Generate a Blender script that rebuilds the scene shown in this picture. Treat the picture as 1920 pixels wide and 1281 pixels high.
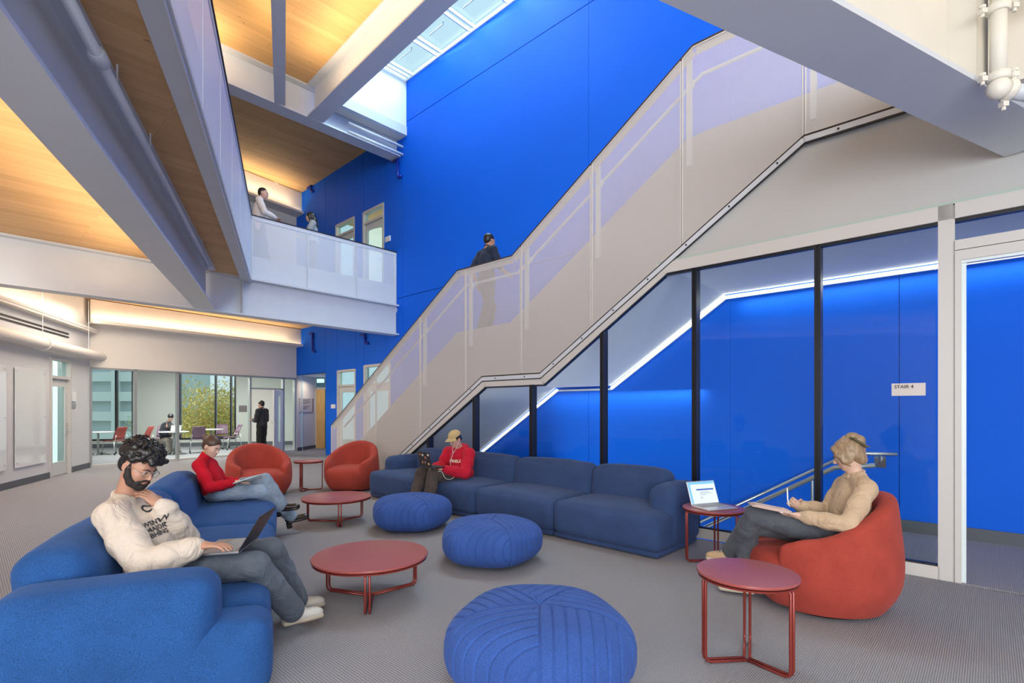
import bpy, math, random
import numpy as np
from mathutils import Vector, Matrix

random.seed(7); RNG = np.random.default_rng(7)
for o in list(bpy.data.objects): bpy.data.objects.remove(o, do_unlink=True)
SC = bpy.context.scene
COL = SC.collection
PI = math.pi

# ---------------------------------------------------------------- camera
FOC = 960.0; HZ = 765.0; EYE = 1.5           # focal length in px of the 1920 wide frame, horizon row, eye height
cam_d = bpy.data.cameras.new('camera'); cam = bpy.data.objects.new('camera', cam_d); COL.objects.link(cam)
cam_d.sensor_width = 36.0; cam_d.lens = 18.0
cam_d.shift_y = (HZ - 640.5) / 1920.0
cam_d.clip_start = 0.05; cam_d.clip_end = 400
cam.location = (0, 0, EYE); cam.rotation_euler = (PI/2, 0, 0)
SC.camera = cam
SC.view_settings.view_transform = 'Standard'; SC.view_settings.look = 'None'
SC.view_settings.gamma = 1.0; SC.view_settings.use_curve_mapping = False
SC.view_settings.exposure = 0.75

# ---------------------------------------------------------------- world
wd = bpy.data.worlds.new('world'); SC.world = wd; wd.use_nodes = True
nt = wd.node_tree; bg = nt.nodes['Background']
tc = nt.nodes.new('ShaderNodeTexCoord'); sp = nt.nodes.new('ShaderNodeSeparateXYZ')
cr = nt.nodes.new('ShaderNodeValToRGB')
cr.color_ramp.elements[0].position = 0.0; cr.color_ramp.elements[0].color = (0.78, 0.84, 0.90, 1)
cr.color_ramp.elements[1].position = 1.0; cr.color_ramp.elements[1].color = (0.62, 0.84, 0.95, 1)
nt.links.new(tc.outputs['Generated'], sp.inputs[0]); nt.links.new(sp.outputs['Z'], cr.inputs[0])
nt.links.new(cr.outputs[0], bg.inputs[0]); bg.inputs[1].default_value = 0.62

def area(name, loc, target, sx, sy, power, col=(1, 1, 1), spread=None):
    d = bpy.data.lights.new(name, 'AREA'); d.shape = 'RECTANGLE'; d.size = sx; d.size_y = sy
    d.energy = power; d.color = col
    if spread: d.spread = spread
    o = bpy.data.objects.new(name, d); COL.objects.link(o); o.location = loc
    v = Vector(target) - Vector(loc); o.rotation_euler = v.to_track_quat('-Z', 'Y').to_euler()
    return o

def strip_light(name, a, b, z, width, power, col, up=True, aim=None):
    """long thin area light from a to b (xy) at z, shining up (or towards aim)"""
    a = Vector((a[0], a[1], z)); b = Vector((b[0], b[1], z)); c = (a + b) / 2; L = (b - a).length
    d = bpy.data.lights.new(name, 'AREA'); d.shape = 'RECTANGLE'; d.size = L; d.size_y = width
    d.energy = power; d.color = col
    o = bpy.data.objects.new(name, d); COL.objects.link(o)
    x = (b - a).normalized()
    zdir = Vector((0, 0, -1)) if up else Vector((0, 0, 1))
    if aim is not None: zdir = -Vector(aim).normalized()
    y = zdir.cross(x).normalized(); zd = x.cross(y).normalized()
    M = Matrix((x, y, zd)).transposed().to_4x4(); M.translation = c
    o.matrix_world = M
    return o
area('skylight_sun', (1.6, 10.0, 11.4), (1.0, 8.5, 4), 6.0, 2.2, 560, (.86, .95, 1.0))
area('skylight_sun_far', (-1.4, 11.7, 11.2), (-1.6, 10.5, 5), 2.5, 1.4, 80, (.86, .95, 1.0))
area('atrium_daylight', (1.0, -3.5, 6.5), (-.5, 8.0, 2.5), 5.0, 3.5, 520, (.90, .95, 1.0))  # unseen fill panel high behind the camera, no window modelled there
area('window_daylight', (-1.0, -5.5, 2.2), (0, 8, 1.6), 9.0, 3.2, 520, (.96, .97, 1.0))  # added wide fill from behind the camera, not an actual window
area('far_lamps', (-8.0, 11.5, 4.12), (-7.5, 11.8, 0), 3.0, 3.0, 110, (1, .92, .80))  # added fill for the far left floor, no fixture hangs here
# uplights along the lower timber ceiling
strip_light('uplight_girder', (-9.0, 7.3), (-6.2, 10.1), 3.48, .10, 24, (1, .78, .52))
strip_light('uplight_left', (-8.9, 9.2), (-10.2, 12.6), 3.50, .10, 8, (1, .80, .56))
strip_light('uplight_back', (-10.3, 12.6), (-7.3, 17.0), 3.70, .10, 11, (1, .80, .56))
strip_light('uplight_back_upper', (-8.6, 14.9), (-7.2, 17.0), 8.25, .10, 9, (1, .80, .56))
strip_light('uplight_right', (2.8, .8), (4.3, 2.4), 3.75, .1, 16, (1, .80, .56))
# stairwell led
strip_light('led_stair', (3.3, 7.45), (5.9, 5.0), 3.1, .05, 6, (1, .96, .9), up=False)
strip_light('led_stair_low', (-.6, 10.9), (2.9, 7.85), 1.8, .05, 9, (1, .96, .9), up=False)
area('stair_lower_lamp', (1.2, 7.3, -2.7), (1.6, 7.7, 2.0), 5.0, .8, 220, (1, .97, .93))  # added upward fill to brighten the soffit, no lamp below
area('meeting_lamp', (-10.6, 16.5, 3.1), (-10.6, 16.5, 0), 3, 2, 170, (1, .97, .92))
area('recess_lamp', (-6.95, 18.2, 2.5), (-6.8, 18.0, 0), .4, .4, 6, (1, .85, .62))  # added warm fill to tint the recess walls, no fixture
area('office_lamp', (-11.6, 10.5, 3.3), (-11.6, 10.5, 0), 1, 3, 40, (1, .97, .92))
sl = bpy.data.lights.new('sun', 'SUN'); sl.energy = 3.2; sl.angle = .02; sl.color = (1, .95, .86); so = bpy.data.objects.new('sun', sl); COL.objects.link(so)
so.rotation_euler = Vector((.93, -.10, -.11)).to_track_quat('-Z', 'Y').to_euler()

strip_light('uplight_near', (-3.5, 2.0), (-6.5, 8.8), 3.5, .6, 34, (1, .76, .48))
strip_light('uplight_roof_b', (1.0, 5.3), (-4.1, 10.6), 8.2, .4, 40, (1, .76, .48))
strip_light('uplight_roof_a', (-8.0, 7.6), (-5.7, 10.1), 8.2, .3, 30, (1, .76, .46))
strip_light('uplight_roof_c', (-1.6, 3.6), (-4.6, 9.9), 8.2, .3, 34, (1, .76, .48))
area('rooms_lamp', (-3.2, 16.6, 3.4), (-3.2, 16.6, 0), 1.2, .8, 40, (1, .93, .82))
area('rooms_lamp_upper', (-3.4, 16.9, 8.1), (-3.4, 16.9, 5), 1.2, .8, 40, (1, .93, .82))
area('side_wall_lamp', (-7.2, 6.2, 4.12), (-7.6, 6.6, 0), 1.0, 1.6, 40, (1, .93, .82))  # added fill to brighten the left wall and floor, no fixture


# ---------------------------------------------------------------- geometry helpers
def T(u): return (u - 960.0) / FOC
def W(u, v, y): return np.array([T(u) * y, y, EYE + (HZ - v) * y / FOC])
def G(u, v, z=0.0):
    y = (z - EYE) * FOC / (HZ - v); return np.array([T(u) * y, y, z])
class Pl:
    """vertical plane y = a + b x"""
    def __init__(s, a, b):
        s.a, s.b = a, b
        L = math.hypot(1, b); s.d = np.array([1 / L, b / L, 0.0]); s.n = np.array([-b / L, 1 / L, 0.0])  # n points away from camera
        s.o = np.array([0, a, 0.0])
    def at(s, u, v=None, z=None):
        t = T(u); y = s.a / (1 - s.b * t); x = t * y
        if z is None: z = EYE + (HZ - v) * y / FOC
        return np.array([x, y, z])
    def s_of(s, u): return float(np.dot(s.at(u, z=0) - s.o, s.d))
    def z_of(s, u, v): return float(s.at(u, v)[2])
    def P(s, sv, z, off=0.0): return s.o + s.d * sv + s.n * off + np.array([0, 0, z])
def plane_through(p, q):
    b = (q[1] - p[1]) / (q[0] - p[0]); return Pl(p[1] - b * p[0], b)

class MB:
    def __init__(s): s.v = []; s.f = []; s.m = []; s.uv = {}; s.n = 0; s.cur = 0
    def add(s, vs, fs):
        vs = np.asarray(vs, float).reshape(-1, 3)
        s.v.append(vs); b = s.n
        for f in fs: s.f.append(tuple(int(i) + b for i in f)); s.m.append(s.cur)
        s.n += len(vs); return b
    def box(s, c, size, R=None):
        h = np.array(size, float) / 2
        P = np.array([[x, y, z] for x in (-1, 1) for y in (-1, 1) for z in (-1, 1)], float) * h
        if R is not None: P = P @ np.asarray(R).T
        P = P + np.asarray(c, float)
        s.add(P, [(0, 1, 3, 2), (4, 6, 7, 5), (0, 4, 5, 1), (2, 3, 7, 6), (0, 2, 6, 4), (1, 5, 7, 3)]); return s
    def prism(s, poly, ext):
        """poly: list of 3D points (planar), ext: 3-vector"""
        P = np.asarray(poly, float); n = len(P); e = np.asarray(ext, float)
        V = np.vstack([P, P + e])
        nrm = np.zeros(3)
        for i in range(n): nrm += np.cross(P[i], P[(i + 1) % n])
        a, b = tuple(range(n)), tuple(range(n, 2 * n))
        if np.dot(nrm, e) > 0: fs = [a[::-1], b] + [(i, (i + 1) % n, n + (i + 1) % n, n + i) for i in range(n)]
        else: fs = [a, b[::-1]] + [((i + 1) % n, i, n + i, n + (i + 1) % n) for i in range(n)]
        s.add(V, fs); return s
    def bar(s, a, b, w, h, up=(0, 0, 1)):
        a = np.asarray(a, float); b = np.asarray(b, float); d = b - a; L = np.linalg.norm(d); d /= L
        up = np.asarray(up, float); x = np.cross(d, up); x /= np.linalg.norm(x); z = np.cross(x, d)
        R = np.array([x, d, z]).T
        return s.box((a + b) / 2, (w, L, h), R)
    def tube(s, pts, r, n=10, cap=True):
        pts = [np.asarray(p, float) for p in pts]; m = len(pts)
        rr = r if hasattr(r, '__len__') else [r] * m
        rings = []; prev = None
        for i, p in enumerate(pts):
            t = (pts[min(i + 1, m - 1)] - pts[max(i - 1, 0)]); t = t / (np.linalg.norm(t) + 1e-12)
            if prev is None:
                a = np.array([0, 0, 1.0]) if abs(t[2]) < .9 else np.array([1.0, 0, 0])
                x = np.cross(t, a)
            else: x = prev - t * np.dot(prev, t)
            x /= np.linalg.norm(x); prev = x; y = np.cross(t, x)
            k = 1.0
            if 0 < i < m - 1:
                t1 = p - pts[i - 1]; t2 = pts[i + 1] - p
                c = np.dot(t1, t2) / (np.linalg.norm(t1) * np.linalg.norm(t2) + 1e-12); k = min(1.4, 1 / max(.5, math.sqrt(max(0, (1 + c) / 2))))
            rings.append([p + rr[i] * (math.cos(2 * PI * j / n) * x + math.sin(2 * PI * j / n) * y) for j in range(n)])
        V = np.array(rings).reshape(-1, 3); fs = []
        for i in range(m - 1):
            for j in range(n):
                fs.append((i * n + j, i * n + (j + 1) % n, (i + 1) * n + (j + 1) % n, (i + 1) * n + j))
        if cap: fs.append(tuple(range(n))[::-1]); fs.append(tuple(range((m - 1) * n, m * n)))
        s.add(V, fs); return s
    def lathe(s, prof, c, n=48, R=None, sx=1, sy=1):
        V = []
        for (r, z) in prof:
            for j in range(n):
                a = 2 * PI * j / n; V.append((r * math.cos(a) * sx, r * math.sin(a) * sy, z))
        V = np.array(V)
        if R is not None: V = V @ np.asarray(R).T
        V = V + np.asarray(c, float); fs = []; m = len(prof)
        for i in range(m - 1):
            for j in range(n): fs.append((i * n + j, i * n + (j + 1) % n, (i + 1) * n + (j + 1) % n, (i + 1) * n + j))
        if prof[0][0] > 1e-6: fs.append(tuple(range(n))[::-1])
        if prof[-1][0] > 1e-6: fs.append(tuple(range((m - 1) * n, m * n)))
        s.add(V, fs); return s
    def ball(s, c, r, n=16, R=None):
        r = np.ones(3) * r if np.isscalar(r) else np.array(r, float)
        V = []; m = n // 2
        for i in range(m + 1):
            ph = PI * i / m
            for j in range(n):
                a = 2 * PI * j / n; V.append((math.sin(ph) * math.cos(a), math.sin(ph) * math.sin(a), -math.cos(ph)))
        V = np.array(V) * r
        if R is not None: V = V @ np.asarray(R).T
        V += np.asarray(c, float); fs = []
        for i in range(m):
            for j in range(n): fs.append((i * n + j, i * n + (j + 1) % n, (i + 1) * n + (j + 1) % n, (i + 1) * n + j))
        s.add(V, fs); return s
    def build(s, name, mats, parent=None, smooth=False, bevel=0.0, bseg=2, sub=0, uvf=None, autosmooth=None):
        me = bpy.data.meshes.new(name)
        V = np.vstack(s.v)
        me.from_pydata(V.tolist(), [], s.f)
        mats = mats if isinstance(mats, (list, tuple)) else [mats]
        for m in mats: me.materials.append(m)
        if len(mats) > 1: me.polygons.foreach_set('material_index', s.m)
        if smooth or autosmooth: me.polygons.foreach_set('use_smooth', [True] * len(me.polygons))
        if uvf is not None:
            uvl = me.uv_layers.new(name='uv')
            li = np.zeros(len(me.loops), int); me.loops.foreach_get('vertex_index', li)
            uvl.data.foreach_set('uv', uvf(V)[li].astype(np.float32).ravel())
        me.update()
        o = bpy.data.objects.new(name, me); COL.objects.link(o)
        if autosmooth: me.set_sharp_from_angle(angle=math.radians(autosmooth))
        if parent is not None: o.parent = parent
        if bevel > 0:
            b = o.modifiers.new('bevel', 'BEVEL'); b.width = bevel; b.segments = bseg; b.limit_method = 'ANGLE'; b.angle_limit = math.radians(35)
            for p in me.polygons: p.use_smooth = True
            me.set_sharp_from_angle(angle=math.radians(50))
            b.harden_normals = False
        if sub: q = o.modifiers.new('sub', 'SUBSURF'); q.levels = sub; q.render_levels = sub
        return o

def empty(name, loc=(0, 0, 0), rz=0.0, parent=None):
    o = bpy.data.objects.new(name, None); COL.objects.link(o); o.location = tuple(loc); o.rotation_euler = (0, 0, rz)
    o.empty_display_size = .1
    if parent is not None: o.parent = parent
    return o
def tag(o, label=None, cat=None, group=None, kind=None):
    if label: o['label'] = label
    if cat: o['category'] = cat
    if group: o['group'] = group
    if kind: o['kind'] = kind
    return o
def struct(o, label=None):
    o['kind'] = 'structure'
    if label: o['label'] = label
    return o
def copy_tree(o, parent=None):
    c = o.copy(); COL.objects.link(c); c.parent = parent
    for ch in list(o.children): copy_tree(ch, c)
    return c

def grid_mesh(fn, nu, nv, closed_u=False):
    """fn(i,j)->point ; returns verts, faces"""
    V = [fn(i, j) for i in range(nu) for j in range(nv)]
    fs = []
    for i in range(nu if closed_u else nu - 1):
        i2 = (i + 1) % nu
        for j in range(nv - 1): fs.append((i * nv + j, i2 * nv + j, i2 * nv + j + 1, i * nv + j + 1))
    return np.array(V), fs

def puffy(size, r=0.08, bulge=(0, 0, 0), n=14, taper=None, wrinkle=0.0, seed=0):
    """rounded, slightly inflated box centred in x,y with its bottom at z=0. returns verts, faces"""
    L, D, H = size; h = np.array([L, D, H]) / 2
    V = []; fs = []; idx = {}
    g = np.linspace(-1, 1, n)
    g = np.sign(g) * (1 - (1 - np.abs(g)) ** 1.35)
    def vid(p):
        k = tuple(np.round(p, 5))
        if k not in idx: idx[k] = len(V); V.append(np.array(p, float))
        return idx[k]
    for ax in range(3):
        o1, o2 = [(1, 2), (2, 0), (0, 1)][ax]
        for sg in (-1, 1):
            for i in range(n - 1):
                for j in range(n - 1):
                    q = []
                    for (a, b) in ((i, j), (i + 1, j), (i + 1, j + 1), (i, j + 1)):
                        p = [0, 0, 0]; p[ax] = sg; p[o1] = g[a]; p[o2] = g[b]; q.append(vid(p))
                    fs.append(q if sg > 0 else q[::-1])
    V = np.array(V); U = V.copy()
    P = V * h; core = np.maximum(h - r, 0)
    c = np.clip(P, -core, core); d = P - c; ln = np.linalg.norm(d, axis=1, keepdims=True); ln[ln < 1e-9] = 1
    out = c + d / ln * r
    # faces: points exactly on a face keep distance r by construction
    b = np.array(bulge)
    for ax in range(3):
        o1, o2 = [(1, 2), (2, 0), (0, 1)][ax]
        w = (1 - U[:, o1] ** 2) * (1 - U[:, o2] ** 2) * np.clip((np.abs(U[:, ax]) - .3) / .7, 0, 1)
        out[:, ax] += np.sign(U[:, ax]) * b[ax] * w
    if wrinkle:
        rs = np.random.default_rng(seed); k = rs.normal(size=(3, 5)) * 9; ph = rs.uniform(0, 6, 5)
        out += (np.sin(out @ k + ph).sum(1) * wrinkle / 5)[:, None] * (d / ln)
    out[:, 2] += H / 2
    return out, fs

# ---------------------------------------------------------------- materials
def new_mat(name):
    m = bpy.data.materials.new(name); m.use_nodes = True; m.node_tree.nodes.clear()
    return m, m.node_tree
def mat(name, col, rough=0.5, metal=0.0, spec=0.5, noise=None, bump=None, emit=None, coat=0.0, sheen=0.0):
    """noise=(scale, amount[, stretch xyz]); bump=(scale,strength,dist[,stretch])"""
    m, t = new_mat(name); N = t.nodes; Lk = t.links
    out = N.new('ShaderNodeOutputMaterial'); b = N.new('ShaderNodeBsdfPrincipled'); Lk.new(b.outputs[0], out.inputs[0])
    b.inputs['Base Color'].default_value = (*col, 1); b.inputs['Roughness'].default_value = rough
    b.inputs['Metallic'].default_value = metal; b.inputs['Specular IOR Level'].default_value = spec
    b.inputs['Coat Weight'].default_value = coat; b.inputs['Sheen Weight'].default_value = sheen
    if emit: b.inputs['Emission Color'].default_value = (*emit[0], 1); b.inputs['Emission Strength'].default_value = emit[1]
    co = None
    if noise or bump:
        co = N.new('ShaderNodeTexCoord').outputs['Object']
    if noise:
        mp = N.new('ShaderNodeMapping'); Lk.new(co, mp.inputs[0])
        if len(noise) > 2: mp.inputs['Scale'].default_value = noise[2]
        nz = N.new('ShaderNodeTexNoise'); nz.inputs['Scale'].default_value = noise[0]; nz.inputs['Detail'].default_value = 4
        Lk.new(mp.outputs[0], nz.inputs['Vector'])
        r = N.new('ShaderNodeMapRange'); r.inputs['From Min'].default_value = .25; r.inputs['From Max'].default_value = .75
        r.inputs['To Min'].default_value = 1 - noise[1]; r.inputs['To Max'].default_value = 1 + noise[1]
        Lk.new(nz.outputs[0], r.inputs[0])
        mx = N.new('ShaderNodeVectorMath'); mx.operation = 'SCALE'; mx.inputs[0].default_value = col
        Lk.new(r.outputs[0], mx.inputs['Scale']); Lk.new(mx.outputs[0], b.inputs['Base Color'])
    if bump:
        mp = N.new('ShaderNodeMapping'); Lk.new(co, mp.inputs[0])
        if len(bump) > 3: mp.inputs['Scale'].default_value = bump[3]
        nz = N.new('ShaderNodeTexNoise'); nz.inputs['Scale'].default_value = bump[0]; nz.inputs['Detail'].default_value = 3
        Lk.new(mp.outputs[0], nz.inputs['Vector'])
        bp = N.new('ShaderNodeBump'); bp.inputs['Strength'].default_value = bump[1]; bp.inputs['Distance'].default_value = bump[2]
        Lk.new(nz.outputs[0], bp.inputs['Height']); Lk.new(bp.outputs[0], b.inputs['Normal'])
    return m
def emat(name, col, strength):
    m, t = new_mat(name); o = t.nodes.new('ShaderNodeOutputMaterial'); e = t.nodes.new('ShaderNodeEmission')
    e.inputs[0].default_value = (*col, 1); e.inputs[1].default_value = strength; t.links.new(e.outputs[0], o.inputs[0]); return m
def glass(name, tint=(.93, .98, .97), refl=0.06, rough=0.0):
    m, t = new_mat(name); N = t.nodes; L = t.links
    o = N.new('ShaderNodeOutputMaterial'); tr = N.new('ShaderNodeBsdfTransparent'); gl = N.new('ShaderNodeBsdfGlossy'); mx = N.new('ShaderNodeMixShader')
    fr = N.new('ShaderNodeFresnel'); fr.inputs[0].default_value = 1.45
    tr.inputs[0].default_value = (*tint, 1); gl.inputs['Roughness'].default_value = rough
    mt = N.new('ShaderNodeMath'); mt.operation = 'MULTIPLY'; mt.inputs[1].default_value = refl / .04 * .5
    ge = N.new('ShaderNodeNewGeometry'); iv = N.new('ShaderNodeMath'); iv.operation = 'SUBTRACT'; iv.inputs[0].default_value = 1.0; L.new(ge.outputs['Backfacing'], iv.inputs[1])
    m3 = N.new('ShaderNodeMath'); m3.operation = 'MULTIPLY'; L.new(mt.outputs[0], m3.inputs[0]); L.new(iv.outputs[0], m3.inputs[1])
    L.new(fr.outputs[0], mt.inputs[0]); L.new(m3.outputs[0], mx.inputs[0]); L.new(tr.outputs[0], mx.inputs[1]); L.new(gl.outputs[0], mx.inputs[2]); L.new(mx.outputs[0], o.inputs[0])
    return m
def perforated(name, col, pitch=0.0115, r=0.34, axis_uv=True):
    m, t = new_mat(name); N = t.nodes; L = t.links
    o = N.new('ShaderNodeOutputMaterial'); b = N.new('ShaderNodeBsdfPrincipled'); tr = N.new('ShaderNodeBsdfTransparent'); mx = N.new('ShaderNodeMixShader')
    b.inputs['Base Color'].default_value = (*col, 1); b.inputs['Roughness'].default_value = .5
    uv = N.new('ShaderNodeUVMap'); uv.uv_map = 'uv'
    mp = N.new('ShaderNodeMapping'); mp.inputs['Rotation'].default_value = (0, 0, PI / 4); mp.inputs['Scale'].default_value = (1 / pitch,) * 3
    L.new(uv.outputs[0], mp.inputs[0])
    fr = N.new('ShaderNodeVectorMath'); fr.operation = 'FRACTION'; L.new(mp.outputs[0], fr.inputs[0])
    sb = N.new('ShaderNodeVectorMath'); sb.operation = 'SUBTRACT'; sb.inputs[1].default_value = (.5, .5, 0); L.new(fr.outputs[0], sb.inputs[0])
    ml = N.new('ShaderNodeVectorMath'); ml.operation = 'MULTIPLY'; ml.inputs[1].default_value = (1, 1, 0); L.new(sb.outputs[0], ml.inputs[0])
    ln = N.new('ShaderNodeVectorMath'); ln.operation = 'LENGTH'; L.new(ml.outputs[0], ln.inputs[0])
    lt = N.new('ShaderNodeMath'); lt.operation = 'LESS_THAN'; lt.inputs[1].default_value = r; L.new(ln.outputs['Value'], lt.inputs[0])
    L.new(lt.outputs[0], mx.inputs[0]); L.new(b.outputs[0], mx.inputs[1]); L.new(tr.outputs[0], mx.inputs[2]); L.new(mx.outputs[0], o.inputs[0])
    return m
def wood_ceiling(name, c1, c2, ang=0.0, board=0.14):
    m, t = new_mat(name); N = t.nodes; L = t.links
    o = N.new('ShaderNodeOutputMaterial'); b = N.new('ShaderNodeBsdfPrincipled'); L.new(b.outputs[0], o.inputs[0]); b.inputs['Roughness'].default_value = .6
    tc = N.new('ShaderNodeTexCoord'); mp = N.new('ShaderNodeMapping'); mp.inputs['Rotation'].default_value = (0, 0, ang); L.new(tc.outputs['Object'], mp.inputs[0])
    # boards: brick texture with long bricks
    br = N.new('ShaderNodeTexBrick'); br.inputs['Scale'].default_value = 1.0; br.inputs['Brick Width'].default_value = 2.6; br.inputs['Row Height'].default_value = board
    br.inputs['Mortar Size'].default_value = .0018; br.inputs['Color1'].default_value = (*c1, 1); br.inputs['Color2'].default_value = (*c2, 1)
    br.inputs['Mortar'].default_value = (c1[0] * .55, c1[1] * .5, c1[2] * .45, 1); L.new(mp.outputs[0], br.inputs[0])
    # grain
    mg = N.new('ShaderNodeMapping'); mg.inputs['Scale'].default_value = (1.2, 26, 1); L.new(mp.outputs[0], mg.inputs[0])
    nz = N.new('ShaderNodeTexNoise'); nz.inputs['Scale'].default_value = 1.5; nz.inputs['Detail'].default_value = 5; L.new(mg.outputs[0], nz.inputs[0])
    r = N.new('ShaderNodeMapRange'); r.inputs['To Min'].default_value = .78; r.inputs['To Max'].default_value = 1.2; L.new(nz.outputs[0], r.inputs[0])
    vm = N.new('ShaderNodeVectorMath'); vm.operation = 'SCALE'; L.new(br.outputs[0], vm.inputs[0]); L.new(r.outputs[0], vm.inputs['Scale'])
    # knots
    mk = N.new('ShaderNodeMapping'); mk.inputs['Scale'].default_value = (2.2, 5.5, 1); L.new(mp.outputs[0], mk.inputs[0])
    vo = N.new('ShaderNodeTexVoronoi'); vo.inputs['Scale'].default_value = 1.3; L.new(mk.outputs[0], vo.inputs[0])
    kr = N.new('ShaderNodeMapRange'); kr.inputs['From Min'].default_value = .03; kr.inputs['From Max'].default_value = .09; kr.inputs['To Min'].default_value = .35; kr.inputs['To Max'].default_value = 1
    L.new(vo.outputs['Distance'], kr.inputs[0])
    v2 = N.new('ShaderNodeVectorMath'); v2.operation = 'SCALE'; L.new(vm.outputs[0], v2.inputs[0]); L.new(kr.outputs[0], v2.inputs['Scale'])
    L.new(v2.outputs[0], b.inputs['Base Color'])
    return m
def fabric(name, col, speck=.35, scale=420, bstr=.35, sheen=.3, big=.10):
    m, t = new_mat(name); N = t.nodes; L = t.links
    o = N.new('ShaderNodeOutputMaterial'); b = N.new('ShaderNodeBsdfPrincipled'); L.new(b.outputs[0], o.inputs[0]); b.inputs['Roughness'].default_value = .9
    b.inputs['Sheen Weight'].default_value = sheen; b.inputs['Sheen Tint'].default_value = (*[min(1, c * 1.5 + .15) for c in col], 1); b.inputs['Specular IOR Level'].default_value = .2
    tc = N.new('ShaderNodeTexCoord'); nz = N.new('ShaderNodeTexNoise'); nz.inputs['Scale'].default_value = scale; nz.inputs['Detail'].default_value = 2; L.new(tc.outputs['Object'], nz.inputs[0])
    n2 = N.new('ShaderNodeTexNoise'); n2.inputs['Scale'].default_value = 5; n2.inputs['Detail'].default_value = 3; L.new(tc.outputs['Object'], n2.inputs[0])
    r = N.new('ShaderNodeMapRange'); r.inputs['From Min'].default_value = .3; r.inputs['From Max'].default_value = .7; r.inputs['To Min'].default_value = 1 - speck; r.inputs['To Max'].default_value = 1 + speck; L.new(nz.outputs[0], r.inputs[0])
    r2 = N.new('ShaderNodeMapRange'); r2.inputs['From Min'].default_value = .3; r2.inputs['From Max'].default_value = .7; r2.inputs['To Min'].default_value = 1 - big; r2.inputs['To Max'].default_value = 1 + big; L.new(n2.outputs[0], r2.inputs[0])
    mu = N.new('ShaderNodeMath'); mu.operation = 'MULTIPLY'; L.new(r.outputs[0], mu.inputs[0]); L.new(r2.outputs[0], mu.inputs[1])
    vm = N.new('ShaderNodeVectorMath'); vm.operation = 'SCALE'; vm.inputs[0].default_value = col; L.new(mu.outputs[0], vm.inputs['Scale']); L.new(vm.outputs[0], b.inputs['Base Color'])
    bp = N.new('ShaderNodeBump'); bp.inputs['Strength'].default_value = bstr; bp.inputs['Distance'].default_value = .002; L.new(nz.outputs[0], bp.inputs['Height']); L.new(bp.outputs[0], b.inputs['Normal'])
    return m
def carpet(name):
    m, t = new_mat(name); N = t.nodes; L = t.links
    o = N.new('ShaderNodeOutputMaterial'); b = N.new('ShaderNodeBsdfPrincipled'); L.new(b.outputs[0], o.inputs[0]); b.inputs['Roughness'].default_value = .95; b.inputs['Specular IOR Level'].default_value = .1
    tc = N.new('ShaderNodeTexCoord'); mp = N.new('ShaderNodeMapping'); mp.inputs['Rotation'].default_value = (0, 0, .75); L.new(tc.outputs['Object'], mp.inputs[0])
    w = N.new('ShaderNodeTexWave'); w.inputs['Scale'].default_value = 28; w.inputs['Distortion'].default_value = .6; w.inputs['Detail'].default_value = 1; w.inputs['Detail Scale'].default_value = 4; L.new(mp.outputs[0], w.inputs[0])
    w2 = N.new('ShaderNodeTexWave'); w2.bands_direction = 'Y'; w2.inputs['Scale'].default_value = 19; w2.inputs['Distortion'].default_value = 1.5; w2.inputs['Detail'].default_value = 2; L.new(mp.outputs[0], w2.inputs[0])
    nz = N.new('ShaderNodeTexNoise'); nz.inputs['Scale'].default_value = 160; L.new(mp.outputs[0], nz.inputs[0])
    a = N.new('ShaderNodeMath'); a.operation = 'ADD'; L.new(w.outputs[1], a.inputs[0]); L.new(w2.outputs[1], a.inputs[1])
    a2 = N.new('ShaderNodeMath'); a2.operation = 'ADD'; L.new(a.outputs[0], a2.inputs[0]); L.new(nz.outputs[0], a2.inputs[1])
    cr = N.new('ShaderNodeValToRGB'); r = N.new('ShaderNodeMapRange'); r.inputs['From Min'].default_value = .4; r.inputs['From Max'].default_value = 2.4; L.new(a2.outputs[0], r.inputs[0]); L.new(r.outputs[0], cr.inputs[0])
    cr.color_ramp.elements[0].color = (.13, .13, .145, 1); cr.color_ramp.elements[1].color = (.43, .42, .44, 1)
    L.new(cr.outputs[0], b.inputs['Base Color'])
    bp = N.new('ShaderNodeBump'); bp.inputs['Strength'].default_value = .5; bp.inputs['Distance'].default_value = .003; L.new(a2.outputs[0], bp.inputs['Height']); L.new(bp.outputs[0], b.inputs['Normal'])
    return m

M = {}
M['carpet'] = carpet('carpet')
M['blue'] = mat('blue_paint', (0.001, 0.125, 0.76), rough=.6, spec=.2, noise=(.35, .05))
M['blue_dark'] = mat('blue_fitting', (0.003, 0.02, 0.28), rough=.4)
M['joint'] = mat('joint_shadow_gap', (0.0, 0.02, 0.18), rough=.8)
M['wall'] = mat('wall_paint', (.72, .67, .61), rough=.7, noise=(1.2, .02))
M['wallcool'] = mat('wall_paint_cool', (.66, .66, .66), rough=.7, noise=(1.2, .02))
M['white'] = mat('white_paint', (.80, .80, .79), rough=.5, noise=(2, .02))
M['steel'] = mat('painted_steel', (.60, .63, .68), rough=.42, noise=(3, .03))
M['steelcream'] = mat('painted_steel_cream', (.74, .70, .62), rough=.45, noise=(3, .03))
M['frame'] = mat('frame_paint', (.60, .575, .545), rough=.45)
M['frame_grey'] = mat('frame_grey', (.36, .38, .38), rough=.4, metal=.3)
M['doorp'] = mat('door_paint', (.62, .63, .61), rough=.45)
M['black'] = mat('black_gasket', (.008, .008, .010), rough=.35)
M['bronze'] = mat('bronze_mullion', (.03, .028, .03), rough=.3, metal=.5)
M['base'] = mat('rubber_base', (.10, .11, .125), rough=.6)
M['metal'] = mat('brushed_metal', (.62, .62, .60), rough=.3, metal=.9)
M['chrome'] = mat('chrome', (.8, .8, .8), rough=.15, metal=1)
M['glass'] = glass('clear_glass')
M['glass_teal'] = glass('teal_glass', (.74, .90, .90), .08)
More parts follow.
